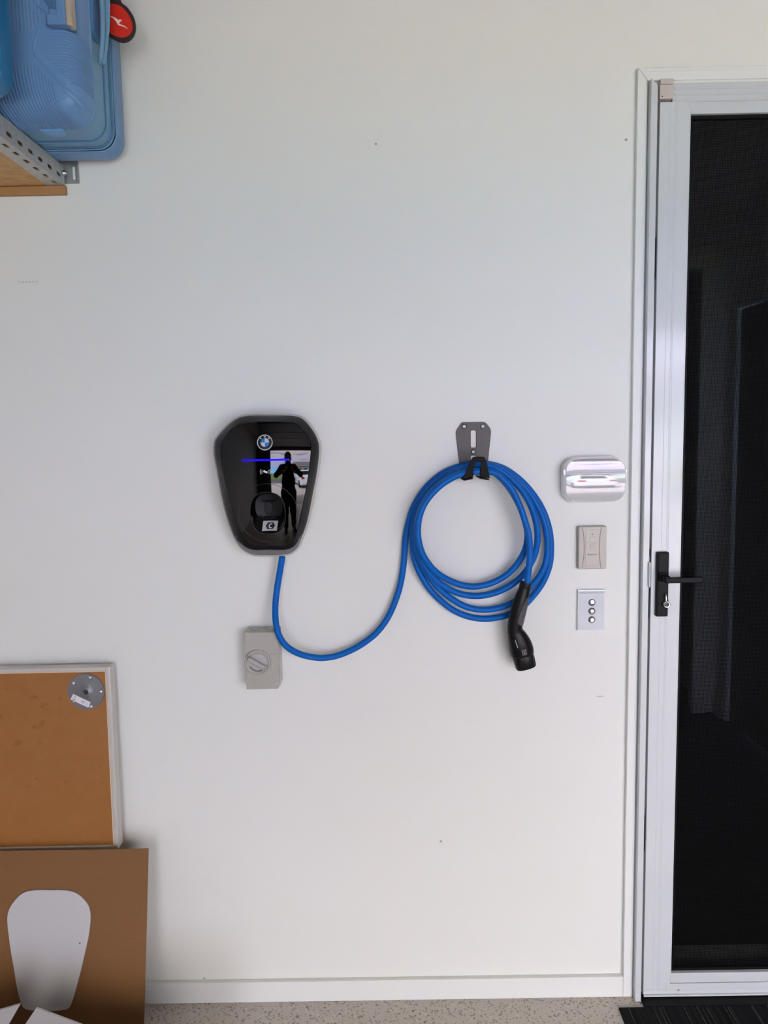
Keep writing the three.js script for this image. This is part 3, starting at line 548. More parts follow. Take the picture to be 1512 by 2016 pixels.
// ---------------------------------------------------------------- grey rotary isolator
{
  const x0 = -0.366, x1 = -0.2795, y0 = 0.8895, y1 = 1.041, zf = 0.0545;
  const t = thing('isolator_switch', 'grey plastic rotary isolator box below the charger, round dial turned aslant', 'switch box', [(x0 + x1) / 2, y0, 0]);
  part(t, 'enclosure', prism([[x0 + 0.003, y0], [x1 - 0.006, y0], [x1, y0 + 0.009], [x1, y1 - 0.002], [x1 - 0.002, y1], [x0 + 0.002, y1], [x0, y1 - 0.002], [x0, y0 + 0.006]], 0, 0.046, 0.0015), M.isolator);
  const dc = [-0.3339, 0.9614], arc = [];
  for (let k = 0; k <= 16; k++) { const a = THREE.MathUtils.degToRad(196 - (196 - 52) * (k / 16)); arc.push([Math.max(x0 + 0.0012, dc[0] + 0.0338 * Math.cos(a)), dc[1] + 0.0338 * Math.sin(a)]); }
  const lid = part(t, 'lid', prism([[x0 + 0.001, y0 + 0.001], [x1 - 0.007, y0 + 0.001], [x1 - 0.0015, y0 + 0.009], [x1 - 0.0015, y1 - 0.0015], [x0 + 0.0015, y1 - 0.0015]], 0.045, 0.0525, 0.0015), M.isolator);
  part(lid, 'raised_cover', prism([[x0 + 0.0005, y1 - 0.0012], [x0 + 0.0005, 0.953], ...arc, [-0.3072, 0.9936], [x1 - 0.001, 0.993], [x1 - 0.001, y1 - 0.0012]], 0.0515, 0.057, 0.0016), M.isolator);
  part(lid, 'lower_rib', prism(roundRect(-0.3005, -0.284, 0.935, 0.984, 0.004), 0.0515, 0.0535, 0.0008), M.isolator);
  for (const [x, y, z] of [[-0.3551, 1.0256, 0.0565], [-0.2888, 1.026, 0.0565], [-0.3569, 0.9038, 0.052], [-0.2891, 0.9032, 0.052]]) part(t, 'screw', dome(x, y, z, 0.0032, 0.0016), M.isolatorKnob);
  part(t, 'dial_ring', lathe([[0.0335, 0], [0.033, 0.004], [0.0305, 0.0052], [0.028, 0.0045], [0.0268, 0.001], [0, 0.001]], [dc[0], dc[1], 0.052], 48), M.isolator);
  const knob = part(t, 'knob', toCreasedNormals(lathe([[0, 0], [0.024, 0], [0.0235, 0.002], [0.012, 0.003], [0, 0.0032]], [dc[0], dc[1], 0.0528], 40), 0.6), M.isolatorKnob, 'round dial');
  part(knob, 'grip_bar', box(-0.026, 0.026, -0.0055, 0.0045, 0, 0.013, 0.002).rotateZ(-0.55).translate(dc[0], dc[1], 0.0535), M.isolatorKnob);
  part(knob, 'pointer_mark', dome(dc[0] + 0.0185, dc[1] - 0.0118, 0.0664, 0.0014, 0.0003), mat(0x7d4a40, 0.5));
  part(knob, 'stop', [new THREE.TorusGeometry(0.0225, 0.002, 8, 24, 1.6).rotateZ(3.6).translate(dc[0], dc[1], 0.0545)], mat(0x6f6b6e, 0.4));
  for (const x of [-0.3428, -0.3046]) part(t, 'knockout_plug', lathe([[0, 0], [0.0105, 0], [0.0105, 0.0015], [0.009, 0.0032], [0, 0.0036]], [0, 0, 0], 28).rotateX(-Math.PI / 2).translate(x, y1 - 0.0005, 0.027), M.isolator);
  part(lid, 'moulded_marks', [new THREE.TorusGeometry(0.0026, 0.0005, 6, 20).translate(-0.2963, 0.978, 0.0536), box(-0.2965, -0.2955, 0.944, 0.956, 0.0534, 0.054), box(-0.2995, -0.2935, 0.9405, 0.9413, 0.0534, 0.054)], M.isolatorKnob);
}

// ---------------------------------------------------------------- chime cover, door remote, light switch
{
  const out = smooth(roundRect(0.443, 0.6012, 1.3513, 1.4672, 0.034, 5), 320);
  const c = [0.522, 1.41], N = 200, R = (d) => byAngle(inset(out, d), ...c, N), zf = (x, y) => 0.0435 - (y - 1.408) ** 2 / (2 * 0.42) - (x - 0.522) ** 2 / (2 * 1.6);
  const t = thing('door_chime', 'rounded white chime with shiny clear cover near the door', 'door chime', [0.522, 1.351, 0]);
  part(t, 'base', skin([at(R(0.003), 0), at(R(0.0005), 0.004), at(R(0), 0.012), at(R(0.002), 0.02)], { capStart: true, crease: 0.5 }), M.clearRim);
  part(t, 'cover_rim', skin([at(R(0.001), 0.018), R(0.0008).map((p) => [...p, 0.024]), R(0.0035).map((p) => [...p, zf(...p) - 0.0035]), R(0.0065).map((p) => [...p, zf(...p) - 0.001])], { crease: 0.35 }), M.clearRim, 'clear glossy rim');
  const o = R(0.006), rings = [o.map((p) => [...p, zf(...p) - 0.002])];
  for (let j = 0; j <= 24; j++) { const k = 1 - (j / 24) * 0.999; rings.push(o.map((p) => { const x = c[0] + (p[0] - c[0]) * k, y = c[1] + (p[1] - c[1]) * k; return [x, y, zf(x, y)]; })); }
  part(t, 'cover', curved(rings.slice(1), 0.522, 1.408, 1.6, 0.42), M.chime, 'shiny curved cover');
  part(t, 'hinge_line', [tubeAlong(Array.from({ length: 24 }, (_, i) => { const x = 0.4445 + (0.1555 * i) / 23, y = 1.4258 + 0.0006 * (i / 23); return [x, y, zf(x, y) + 0.0003]; }), 0.0011, 60, 8)], M.clearRim);
  for (const x of [0.4445, 0.5985]) part(t, 'hinge_tab', box(x - 0.0025, x + 0.0025, 1.4225, 1.437, 0.022, 0.0405, 0.0015), M.clearRim);
  for (const x of [0.468, 0.4785, 0.5575, 0.5685]) part(t, 'clip', box(x - 0.003, x + 0.003, 1.3545, 1.357, 0.03, 0.036, 0.001), M.clearRim);
}
{
  const x0 = 0.4862, x1 = 0.5590, y0 = 1.1798, y1 = 1.2908, cx = 0.5208;
  const t = thing('door_remote', 'beige wall remote with two small buttons, between the chime and the light switch', 'wall remote', [cx, y0, 0]);
  const O = [roundRect(x0, x1, y0, y1, 0.005, 8)].map((p) => p)[0], P = (d) => inset(O, d);
  part(t, 'back_box', skin([at(P(0), 0), at(P(0), 0.0125), at(P(0.0012), 0.0145)], { capStart: true, crease: 0.5 }), M.beigeDark);
  part(t, 'front', skin([at(P(0.0006), 0.0132), at(P(0.0008), 0.0165), at(P(0.002), 0.0188), at(P(0.0035), 0.0192)], { capEnd: true, crease: 0.5 }), M.beige);
  // raised centre between two curved flutes
  const flute = (s) => { const a = [], n = 14; for (let i = 0; i <= n; i++) { const v = i / n * 2 - 1; a.push([s < 0 ? 0.5012 - 0.0055 * v * v : 0.5392 + 0.0052 * v * v, 1.236 + 0.0525 * v, 0.0192]); } return a; };
  for (const s of [-1, 1]) part(t, 'flute', tubeAlong(flute(s), 0.0011, 40, 8), M.beigeDark);
  const pad = part(t, 'keypad', prism(roundRect(0.5045, 0.5355, 1.1915, 1.2832, 0.002), 0.0188, 0.0203, 0.0006), M.beige);
  part(pad, 'divider', box(0.5052, 0.5348, 1.2475, 1.2484, 0.02, 0.0207, 0.0003), M.beigeDark);
  for (const y of [1.2585, 1.2392]) part(pad, 'button', prism(roundRect(0.5152, 0.5254, y - 0.0046, y + 0.0046, 0.0016), 0.0198, 0.0222, 0.0008), y > 1.25 ? mat(0xc7c2b9, 0.3) : M.beige);
  part(pad, 'indicator', dome(0.5208, 1.2705, 0.0202, 0.0013, 0.0006), M.black);
  const logo = canvas(512, 128, (c, w, h) => {
    c.clearRect(0, 0, w, h); c.fillStyle = '#2b2825';
    c.font = 'bold 78px sans-serif'; c.textBaseline = 'middle'; c.fillText('Steel-Line', 126, 56);
    c.lineWidth = 17; c.strokeStyle = '#2b2825'; c.lineJoin = 'miter';
    c.beginPath(); c.moveTo(18, 78); c.lineTo(18, 50); c.lineTo(58, 14); c.moveTo(104, 44); c.lineTo(104, 74); c.lineTo(66, 112); c.moveTo(84, 24); c.lineTo(34, 96); c.stroke();
    c.fillStyle = 'rgba(60,56,52,0.55)'; c.fillRect(128, 104, 230, 7);
  });
  part(pad, 'lettering', patch([[0.5085, 1.2148, 0.0205], [0.5332, 1.2148, 0.0205], [0.5332, 1.2218, 0.0205], [0.5085, 1.2218, 0.0205]]), mat(0xffffff, 0.6, { map: logo, transparent: true }), 'small dark maker lettering');
}
{
  const x0 = 0.4882, x1 = 0.5588, y0 = 1.0182, y1 = 1.1252;
  const t = thing('light_switch', 'pale grey glass light switch with three silver push buttons', 'light switch', [(x0 + x1) / 2, y0, 0]);
  part(t, 'base', box(x0 + 0.001, x1 - 0.001, y0 + 0.001, y1 - 0.001, 0, 0.006, 0.001), M.switchEdge);
  part(t, 'clear_edge', prism([[x0, y0], [x1, y0], [x1, y1], [x0, y1]], 0.005, 0.0095, 0.0012), M.switchEdge);
  part(t, 'face', prism([[x0 + 0.0025, y0 + 0.0022], [x1 - 0.0032, y0 + 0.0022], [x1 - 0.0032, y1 - 0.009], [x0 + 0.0025, y1 - 0.009]], 0.0088, 0.0106, 0.0005), M.switchFace, 'pale grey glass face');
  part(t, 'top_bevel', skin([[[x0 + 0.0022, y1 - 0.0085, 0.0105], [x1 - 0.001, y1 - 0.0085, 0.0105]], [[x0 + 0.0022, y1 - 0.001, 0.0096], [x1 - 0.001, y1 - 0.001, 0.0096]]], { open: true, crease: 0 }), M.switchFace);
  for (const y of [1.0921, 1.0694, 1.047]) {
    const b = part(t, 'button', dome(0.5243, y, 0.0112, 0.0068, 0.0042, 32), M.chrome, 'silver push button');
    part(b, 'button_ring', lathe([[0.0066, 0], [0.009, 0], [0.0088, 0.0013], [0.007, 0.0013], [0.0066, 0.0004]], [0.5243, y, 0.0104], 32), M.ring);
  }
}

// ---------------------------------------------------------------- wall shelf of slotted angle and board
{
  const xb = -0.7704, yb = 2.149, L = 0.62;
  const t = thing('storage_shelf', 'high shelf of galvanised slotted angle and bare board carrying suitcases', 'shelf', [-1.1, yb, 0]);
  const slot = (c, w, h) => roundRect(c[0] - w / 2, c[0] + w / 2, c[1] - h / 2, c[1] + h / 2, 0.0028, 3);
  // upright flange: drawn in (z, y), then turned to face +x
  const vs = [], hs = [];
  for (let k = 0; k < 12; k++) { vs.push(slot([0.0445 + 0.0487 * k, 2.1652], 0.024, 0.0085)); hs.push(slot([0.0355 + 0.0476 * k, 0.0275], 0.023, 0.0085)); }
  const up = prism([[0.012, yb + 0.0004], [L, yb + 0.0004], [L, 2.1935], [0.012, 2.1935]], 0, 0.002, 0, vs).rotateY(-Math.PI / 2).translate(xb, 0, 0);
  const flat = prism([[0.004, 0.0002], [L, 0.0002], [L, 0.0432], [0.004, 0.0432]], 0, 0.002, 0, hs).rotateX(-Math.PI / 2).rotateY(-Math.PI / 2).translate(xb, yb, 0);
  flat.computeBoundingBox();
  const flat2 = flat.boundingBox.min.x > xb - 0.01 ? flat.translate(-0.0435, 0, 0) : flat;
  part(t, 'edge_angle', [boxUV(up), boxUV(flat2)], M.galv, 'galvanised slotted angle');
  part(t, 'board', [box(-1.5, xb - 0.0445, yb + 0.001, 2.193, 0.004, L), box(xb - 0.0446, xb - 0.004, 2.184, 2.193, 0.004, L)], M.chipboard, 'bare particle board');
  part(t, 'cleat', prism([[-1.5, 2.128], [-0.7695, 2.128], [-0.7695, 2.1485], [-1.5, 2.1485]], 0, 0.012, 0.001), M.mdf, 'timber cleat under the shelf');
  part(t, 'wall_bracket', [boxUV(prism([[-0.7768, 2.1555], [-0.7385, 2.1555], [-0.7385, 2.62], [-0.7768, 2.62]], 0.0005, 0.0025, 0, [0, 1, 2, 3, 4, 5, 6].map((k) => roundRect(-0.7535, -0.7468, 2.1645 + 0.06 * k, 2.1955 + 0.06 * k, 0.003)))), box(-0.7768, -0.7745, 2.1555, 2.62, 0.0005, 0.02), box(-0.741, -0.7385, 2.1555, 2.62, 0.0005, 0.008), box(-0.7585, -0.7565, 2.1555, 2.62, 0.002, 0.0042, 0.0008), box(-0.7445, -0.7425, 2.1555, 2.62, 0.002, 0.0042, 0.0008)], M.steel, 'galvanised upright');
  part(t, 'bolt', [lathe([[0, 0], [0.0065, 0], [0.0065, 0.004], [0.004, 0.005], [0.004, 0.011], [0, 0.011]], [0, 0, 0], 6).rotateY(Math.PI / 2).translate(xb, 2.1745, 0.022)], M.chrome);
}

// ---------------------------------------------------------------- suitcases
function suitcase(name, label, cx, base, w, h, z0, z1, skinMat, trimMat) {   // lies on its side, back shell towards the wall
  const t = thing(name, label, 'suitcase', [cx, base, (z0 + z1) / 2], undefined);
  const R = (d, r) => roundRect(cx - w / 2 + d, cx + w / 2 - d, base + d, base + h - d, Math.max(0.006, r - d), 12);
  const D = z1 - z0, f = (k) => z0 + D * k, r = 0.042;
  part(t, 'rear_shell', skin([at(R(0.012, r), f(0)), at(R(0.004, r), f(0.012)), at(R(0.001, r), f(0.04)), at(R(0, r), f(0.14)), at(R(0, r), f(0.24)), at(R(0.003, r), f(0.25))], { capStart: true, crease: 0.5 }), skinMat);
  part(t, 'gusset', skin([at(R(0.006, r), f(0.24)), at(R(0.0045, r), f(0.3)), at(R(0.004, r), f(0.5)), at(R(0.005, r), f(0.745))], { crease: 0.5 }), trimMat, 'fabric gusset');
  for (const k of [0.285, 0.33, 0.45, 0.475]) part(t, 'zip', tubeAlong(R(0.0035, r).map((p) => [p[0], p[1], f(k)]), 0.0022, 360, 7, true), k === 0.33 || k === 0.475 ? M.blueDark : trimMat);
  const front = [at(R(0.002, r), f(0.735)), at(R(-0.0008, r), f(0.742)), at(R(-0.0008, r), f(0.755)), at(R(0.0008, r), f(0.762))];
  for (let i = 0; i <= 10; i++) { const a = (i / 10) * Math.PI / 2; front.push(at(R(0.0015 + 0.034 * (1 - Math.cos(a)), r), f(0.775) + (z1 - f(0.775)) * Math.sin(a))); }
  front.push(at(R(0.05, 0.06), z1 + 0.001), at(R(0.09, 0.095), z1 + 0.0015));
  const shell = part(t, 'front_shell', skin(front, { capEnd: true, crease: 0.5 }), skinMat);
  return { t, shell, f, h, w, cx, base, z1, r };
}
{
  const cx = -0.965, w = 0.711, base = 2.195, h = 0.44, z0 = 0.028, z1 = 0.3;
  const s = suitcase('suitcase', 'light blue ribbed suitcase lying on the wall shelf', cx, base, w, h, z0, z1, M.blue, M.blueTrim);
  const xr = cx + w / 2, zE = s.f(0.775), rr = 0.034;
  // height of the front shell over the plane of the wall
  const zS = (x, y) => {
    const d = Math.min(xr - 0.0015 - x, y - base - 0.0015), k = THREE.MathUtils.clamp((rr - d) / rr, 0, 0.985);
    return zE + (z1 - zE) * Math.sqrt(1 - k * k) - 0.0001;
  };
  const ribs = [], rib = (pts, r = 0.0026) => ribs.push(tubeAlong(pts, r, Math.max(10, pts.length * 3), 6));
  const line = (x0, y0, x1, y1, n = 22) => Array.from({ length: n + 1 }, (_, i) => { const t = i / n, x = x0 + (x1 - x0) * t, y = y0 + (y1 - y0) * t; return [x, y, zS(x, y)]; });
  // upright ribs above and below the smooth cross, level ribs towards the end
  for (let k = 0; k < 16; k++) {
    const x = -0.868 + 0.00735 * k + 0.12, yTop = base + h - 0.01, lo = x < -0.707 ? 2.3605 : 2.3605 + (x + 0.707) * 1.25;
    if (x < -0.676) rib(line(x, yTop, x, lo, 12));
  }
  for (let k = 0; k < 30; k++) {
    const x = -0.868 + 0.0069 * k, hi = x < -0.716 ? 2.302 : x < -0.69 ? 2.302 - (x + 0.716) * 0.55 : 2.2877 - (x + 0.69) * 1.32;
    const n = 26, pts = [];
    if (hi < 2.232) continue;
    for (let i = 0; i <= n; i++) { const t = i / n, y = hi + (base + 0.004 - hi) * t, xx = x + 0.022 * t * t; pts.push([xx, y, zS(xx, y)]); }
    pts.push([x + 0.0235, base + 0.0012, zE - 0.004]);
    rib(pts);
  }
  for (let k = 0; k < 26; k++) {
    const y = 2.3605 - 0.0058 * k, x0 = y > 2.336 ? -0.701 + (y - 2.336) * 0.9 : y > 2.322 ? -0.701 : -0.701 + (2.322 - y) * 0.98;
    if (x0 > xr - 0.03 || y < 2.222) continue;
    const pts = [];
    for (let i = 0; i <= 30; i++) { const t = i / 30, x = x0 + 0.008 + (xr - 0.003 - x0 - 0.008) * t; pts.push([x, y - 0.004 * Math.max(0, t - 0.75) * 4, zS(x, y)]); }
    pts.push([xr - 0.0012, y - 0.0075, zE - 0.006]);
    rib(pts, 0.0021);
  }
  part(s.shell, 'ribs', ribs, M.blue, 'raised ribs');
  part(s.shell, 'cross_ridge', [
    tubeAlong([[-0.69, 2.365], [-0.698, 2.345], [-0.7035, 2.329], [-0.701, 2.316], [-0.69, 2.3005], [-0.67, 2.279], [-0.645, 2.2535], [-0.625, 2.236]].map(([x, y]) => [x, y, zS(x, y)]), 0.0028, 60, 8),
    tubeAlong([[-0.664, 2.264], [-0.65, 2.2515], [-0.635, 2.2375], [-0.62, 2.225]].map(([x, y]) => [x, y, zS(x, y) - 0.0052]), 0.0075, 40, 14),
    tubeAlong([[-0.708, 2.446], [-0.6905, 2.412], [-0.674, 2.396], [-0.6705, 2.38], [-0.6705, 2.3675]].map(([x, y]) => [x, y, zS(x, y)]), 0.0034, 60, 8)], M.blue);
  part(s.shell, 'handle_well', [prism([[-0.7, 2.45], [-0.669, 2.408], [-0.6655, 2.37], [-0.6655, 2.368], [-0.614, 2.358], [-0.6115, 2.62], [-0.7, 2.62]], z1 - 0.004, z1 + 0.0018, 0.001)], M.blueDark);
  const ph = part(s.t, 'pull_handle', [box(-0.6655, -0.6255, 2.3625, 2.383, 0.298, 0.3235, 0.004), box(-0.646, -0.6258, 2.371, 2.64, 0.2975, 0.3241, 0.004), box(-0.66, -0.63, 2.374, 2.394, 0.299, 0.3215, 0.003), box(-0.657, -0.645, 2.378, 2.64, 0.298, 0.307, 0.002)], M.blue, 'retracted pull handle');
  part(ph, 'handle_strip', [box(-0.6265, -0.6135, 2.36, 2.64, 0.297, 0.3245, 0.0045)], M.taupe, 'taupe strip on the handle');
  part(s.t, 'foot', [prism([[-0.0245, 0.004], [0.0245, 0.004], ...Array.from({ length: 15 }, (_, i) => [0.0245 * Math.cos((i / 14) * Math.PI), -0.034 * Math.sin((i / 14) * Math.PI)])], 0, 0.005, 0.001).rotateX(Math.PI / 2).translate(-0.702, base + 0.001, 0.233)], mat(0x6aa0d6, 0.4), 'half-round foot');
  part(s.t, 'carry_strap', [
    new THREE.TubeGeometry(new THREE.CatmullRomCurve3([[-0.604, 2.64, 0.2], [-0.598, 2.55, 0.201], [-0.5925, 2.46, 0.202], [-0.5955, 2.40, 0.2], [-0.603, 2.358, 0.196], [-0.608, 2.351, 0.186]].map((p) => new THREE.Vector3(...p))), 80, 0.0052, 12).scale(1, 1, 1),
    prism([[-0.6, 2.64], [-0.581, 2.64], [-0.5795, 2.47], [-0.583, 2.42], [-0.5905, 2.372], [-0.5965, 2.3465], [-0.601, 2.3445], [-0.6035, 2.35], [-0.6015, 2.376], [-0.5965, 2.42], [-0.595, 2.47]], 0.186, 0.1915, 0.002)], M.blueTrim, 'grey-blue carry strap');
  part(s.t, 'strap_anchor', [prism([[-0.62, 2.64], [-0.607, 2.64], [-0.604, 2.46], [-0.606, 2.40], [-0.612, 2.39], [-0.618, 2.42]], 0.176, 0.226, 0.004)], M.blueDark);
  // luggage tag
  const tg = thing('luggage_tag', 'round red luggage tag with black rim and white flying emblem, on the blue suitcase', 'luggage tag', [-0.578, 2.45, 0.15]);
  part(tg, 'rim', prism(smooth([[-0.6102, 2.4893], [-0.597, 2.4955], [-0.592, 2.51], [-0.592, 2.55], [-0.569, 2.55], [-0.5692, 2.5053], [-0.5662, 2.492], [-0.5527, 2.4798], [-0.5404, 2.4586], [-0.5377, 2.4389], [-0.5423, 2.4221], [-0.5563, 2.4097], [-0.5684, 2.4078], [-0.5845, 2.413], [-0.599, 2.4218], [-0.613, 2.4389], [-0.62, 2.4601], [-0.6176, 2.4768]].reverse(), 120), 0.147, 0.152, 0.0012), M.tagBlack, 'black rubber rim');
  part(tg, 'disc', prism(smooth([[-0.5924, 2.4876], [-0.5791, 2.4873], [-0.566, 2.4815], [-0.5533, 2.4673], [-0.5453, 2.4503], [-0.5455, 2.432], [-0.5527, 2.4223], [-0.5679, 2.4174], [-0.5841, 2.4215], [-0.5971, 2.4302], [-0.6066, 2.4458], [-0.6087, 2.4627], [-0.6048, 2.4794]].reverse(), 100), 0.1515, 0.1532, 0.0005), M.tagRed, 'red disc');
  part(tg, 'flying_emblem', prism([[-0.5958, 2.4645], [-0.5821, 2.4594], [-0.5749, 2.4543], [-0.5696, 2.4549], [-0.5664, 2.4518], [-0.5714, 2.4501], [-0.5735, 2.4463], [-0.568, 2.444], [-0.5607, 2.4407], [-0.5538, 2.435], [-0.5652, 2.4401], [-0.5755, 2.4431], [-0.5782, 2.4488], [-0.5837, 2.4559]], 0.153, 0.1536), M.tagWhite, 'white flying emblem');
}
{
  const t = suitcase('suitcase', 'teal blue suitcase standing in front of the light blue one', -1.055, 2.1945, 0.69, 0.43, 0.375, 0.6, M.teal, M.teal);
  const ribs = [];
  for (let k = 0; k < 30; k++) ribs.push(box(-1.33 + k * 0.02, -1.324 + k * 0.02, 2.26, 2.57, 0.598, 0.6045, 0.0025));
  part(t.shell, 'ribs', ribs, M.teal);
}

// ---------------------------------------------------------------- boards and boxes leaning at the left
{
  // tabletop turned to show its underside; stands on the carton behind the brown sheet
  const x0 = -1.262, x1 = -0.703, y0 = 0.4755, y1 = 0.9555, zb = 0.026, zf = 0.06;
  const t = thing('tabletop', 'tan tabletop underside with pale metal edging and a round grey leg plate', 'tabletop', [(x0 + x1) / 2, y0, 0.045]);
  const tilt = (g) => g.translate(-x1, -y0, -zf).rotateZ(0.0035).rotateX(-0.03).translate(x1 - 0.006, y0 + 0.0005, zf + 0.008);
  part(t, 'board', tilt(box(x0 + 0.004, x1 - 0.004, y0 + 0.004, y1 - 0.004, zb + 0.002, zf - 0.005)), M.hardboard, 'tan hardboard underside');
  const edge = (g) => tilt(g);
  const metal = mat(0xc9c6bf, 0.35, { metalness: 0.3 });
  for (const e of [box(x1 - 0.0115, x1, y0, y1, zb, zf, 0.002), box(x0, x0 + 0.0115, y0, y1, zb, zf, 0.002), box(x0 + 0.0115, x1 - 0.0115, y1 - 0.0105, y1, zb, zf, 0.002), box(x0 + 0.0115, x1 - 0.0115, y0, y0 + 0.0095, zb, zf, 0.002)]) part(t, 'edging', edge(e), metal);
  const inner = mat(0xe0c9a6, 0.6);
  part(t, 'edge_lip', [edge(box(x1 - 0.0135, x1 - 0.0115, y0 + 0.0095, y1 - 0.0105, zf - 0.006, zf - 0.001)), edge(box(x0 + 0.0115, x1 - 0.0115, y1 - 0.0125, y1 - 0.0105, zf - 0.006, zf - 0.001))], inner);
  const c = [-0.768, 0.8915, zf - 0.0035];
  const disc = part(t, 'leg_plate', tilt(toCreasedNormals(lathe([[0, -0.0008], [0.006, -0.0008], [0.0062, 0.004], [0.0085, 0.0062], [0.0115, 0.0055], [0.0155, 0.0022], [0.0195, 0.0014], [0.0465, 0.0012], [0.0472, 0], [0.0472, -0.002]], c, 64), 0.5)), mat(0x77787c, 0.4, { metalness: 0.35 }), 'round grey metal leg plate');
  for (const [x, y] of [[-0.7554, 0.9286], [-0.7988, 0.9146], [-0.7292, 0.8912], [-0.8002, 0.8678], [-0.7569, 0.8533]]) part(disc, 'screw', tilt(dome(x, y, c[2] + 0.001, 0.0042, 0.0026, 18)), M.chrome);
  part(disc, 'thread_hole', tilt(lathe([[0, 0], [0.0058, 0], [0.0058, 0.0006], [0, 0.0006]], [c[0], c[1], c[2] - 0.0008], 24)), M.gun);
  const lab = canvas(512, 160, (g, w, h) => {
    g.fillStyle = '#dcdce2'; g.fillRect(0, 0, w, h); g.fillStyle = '#55565c';
    g.font = 'bold 34px sans-serif'; g.fillText('2148', 34, 48); g.font = '26px sans-serif'; g.fillText('ø 60 mm', 30, 86); g.fillRect(30, 104, 90, 6); g.fillRect(30, 120, 70, 6);
    g.font = 'bold 40px sans-serif'; g.fillText('3046', 276, 70); g.fillRect(278, 88, 92, 7); g.fillRect(278, 104, 74, 7);
    g.strokeStyle = '#9a9aa2'; g.lineWidth = 4; g.strokeRect(398, 16, 4, 128); g.font = '40px sans-serif'; g.fillText('#', 440, 92);
  });
  const lz = c[2] + 0.0018;
  part(disc, 'paper_label', tilt(patch([[-0.8078, 0.8726, lz], [-0.7633, 0.8501, lz], [-0.757, 0.8643, lz], [-0.8006, 0.8868, lz]])), mat(0xffffff, 0.6, { map: lab }), 'white printed label');

  const box2 = thing('carton', 'closed cardboard carton hidden behind the brown sheet, under the tabletop', 'carton', [-1.0, 0, 0.05]);
  part(box2, 'body', box(-1.26, -0.74, 0.0005, 0.475, 0.0155, 0.085, 0.001), M.card);

  // leaning brown sheet: plane z = 0.1 + 0.25 (0.494 - y)
  const sz = (y) => 0.1 + 0.25 * (0.4938 - y);
  const th = Math.atan(0.25), place = (g) => g.rotateX(-th).translate(0, 0.4938, 0.1);   // drawn with its top edge at y = 0
  const q = (y) => (y - 0.4938) / Math.cos(th);
  const sh = thing('cardboard_sheet', 'tall brown cardboard sheet leaning under the tan tabletop', 'cardboard', [-0.95, 0.0, sz(0)]);
  part(sh, 'sheet', boxUV(place(box(-1.3, -0.621, q(0.002), 0, -0.004, 0, 0.0008))), M.card);
  const wp = thing('white_panel', 'white rounded tapering panel leaning on the brown cardboard sheet', 'panel', [-0.865, 0.131, sz(0.131)]);
  const wpo = smooth([[-0.865, 0.4026], [-0.8138, 0.3995], [-0.7876, 0.3872], [-0.7661, 0.3635], [-0.7608, 0.3436], [-0.7635, 0.2971], [-0.7753, 0.2396], [-0.7861, 0.194], [-0.7972, 0.1544], [-0.8063, 0.1345], [-0.8213, 0.1298], [-0.9034, 0.1312], [-0.9187, 0.1367], [-0.9329, 0.1675], [-0.9489, 0.2305], [-0.9622, 0.2883], [-0.9698, 0.3348], [-0.9683, 0.3546], [-0.9566, 0.3755], [-0.9357, 0.3952], [-0.9129, 0.4019]].reverse().map(([x, y]) => [x, q(y)]), 200);
  const pn = part(wp, 'panel', place(prism(wpo, 0.0002, 0.0062, 0.0015)), M.panelWhite);
  part(pn, 'hole', place(dome(-0.7845, q(0.28), 0.0061, 0.0017, 0.0003)), M.black);

  // white open carton in front: low body, four flaps
  const wc = thing('open_carton', 'open white carton with raised flaps in front of the brown cardboard sheet', 'carton', [-0.98, 0, 0.56]);
  const X0 = -1.28, X1 = -0.42, Z0 = 0.375, Z1 = 0.78, HB = 0.215;
  part(wc, 'body', [box(X0, X1, 0.0005, 0.004, Z0, Z1), box(X0, X0 + 0.004, 0.004, HB, Z0, Z1), box(X1 - 0.004, X1, 0.004, HB, Z0, Z1), box(X0, X1, 0.004, HB, Z0, Z0 + 0.004), box(X0, X1, 0.004, HB, Z1 - 0.004, Z1)], M.whiteCard);
  const flap = (corners) => {   // folded panel 4 mm thick, hinged on the back wall of the carton
    const A = corners.map((p) => new THREE.Vector3(...p)), nrm = A[1].clone().sub(A[0]).cross(A[2].clone().sub(A[0])).normalize().multiplyScalar(0.004);
    return part(wc, 'flap', skin([A.map((p) => p.clone().sub(nrm).toArray()), A.map((p) => p.toArray())], { capStart: true, capEnd: true, crease: 0.1 }), M.whiteCard);
  };
  flap([[-0.842, HB, Z0 + 0.004], [-0.636, HB, Z0 + 0.004], [-0.7905, 0.2894, 0.387]]);
  flap([[-1.105, HB, Z0 + 0.004], [-0.876, HB, Z0 + 0.004], [-0.8245, 0.2996, 0.387]]);
}
// ---------------------------------------------------------------- dark ribbed doormat
{
  const g = box(0.594, 1.6, 0.0005, 0.006, 0.0582, 0.62, 0.0015);
  tag(struct('doormat', g, M.doormat), 'black ribbed doormat with thin grey lines below the screen door', 'doormat').userData.kind = 'thing';
}

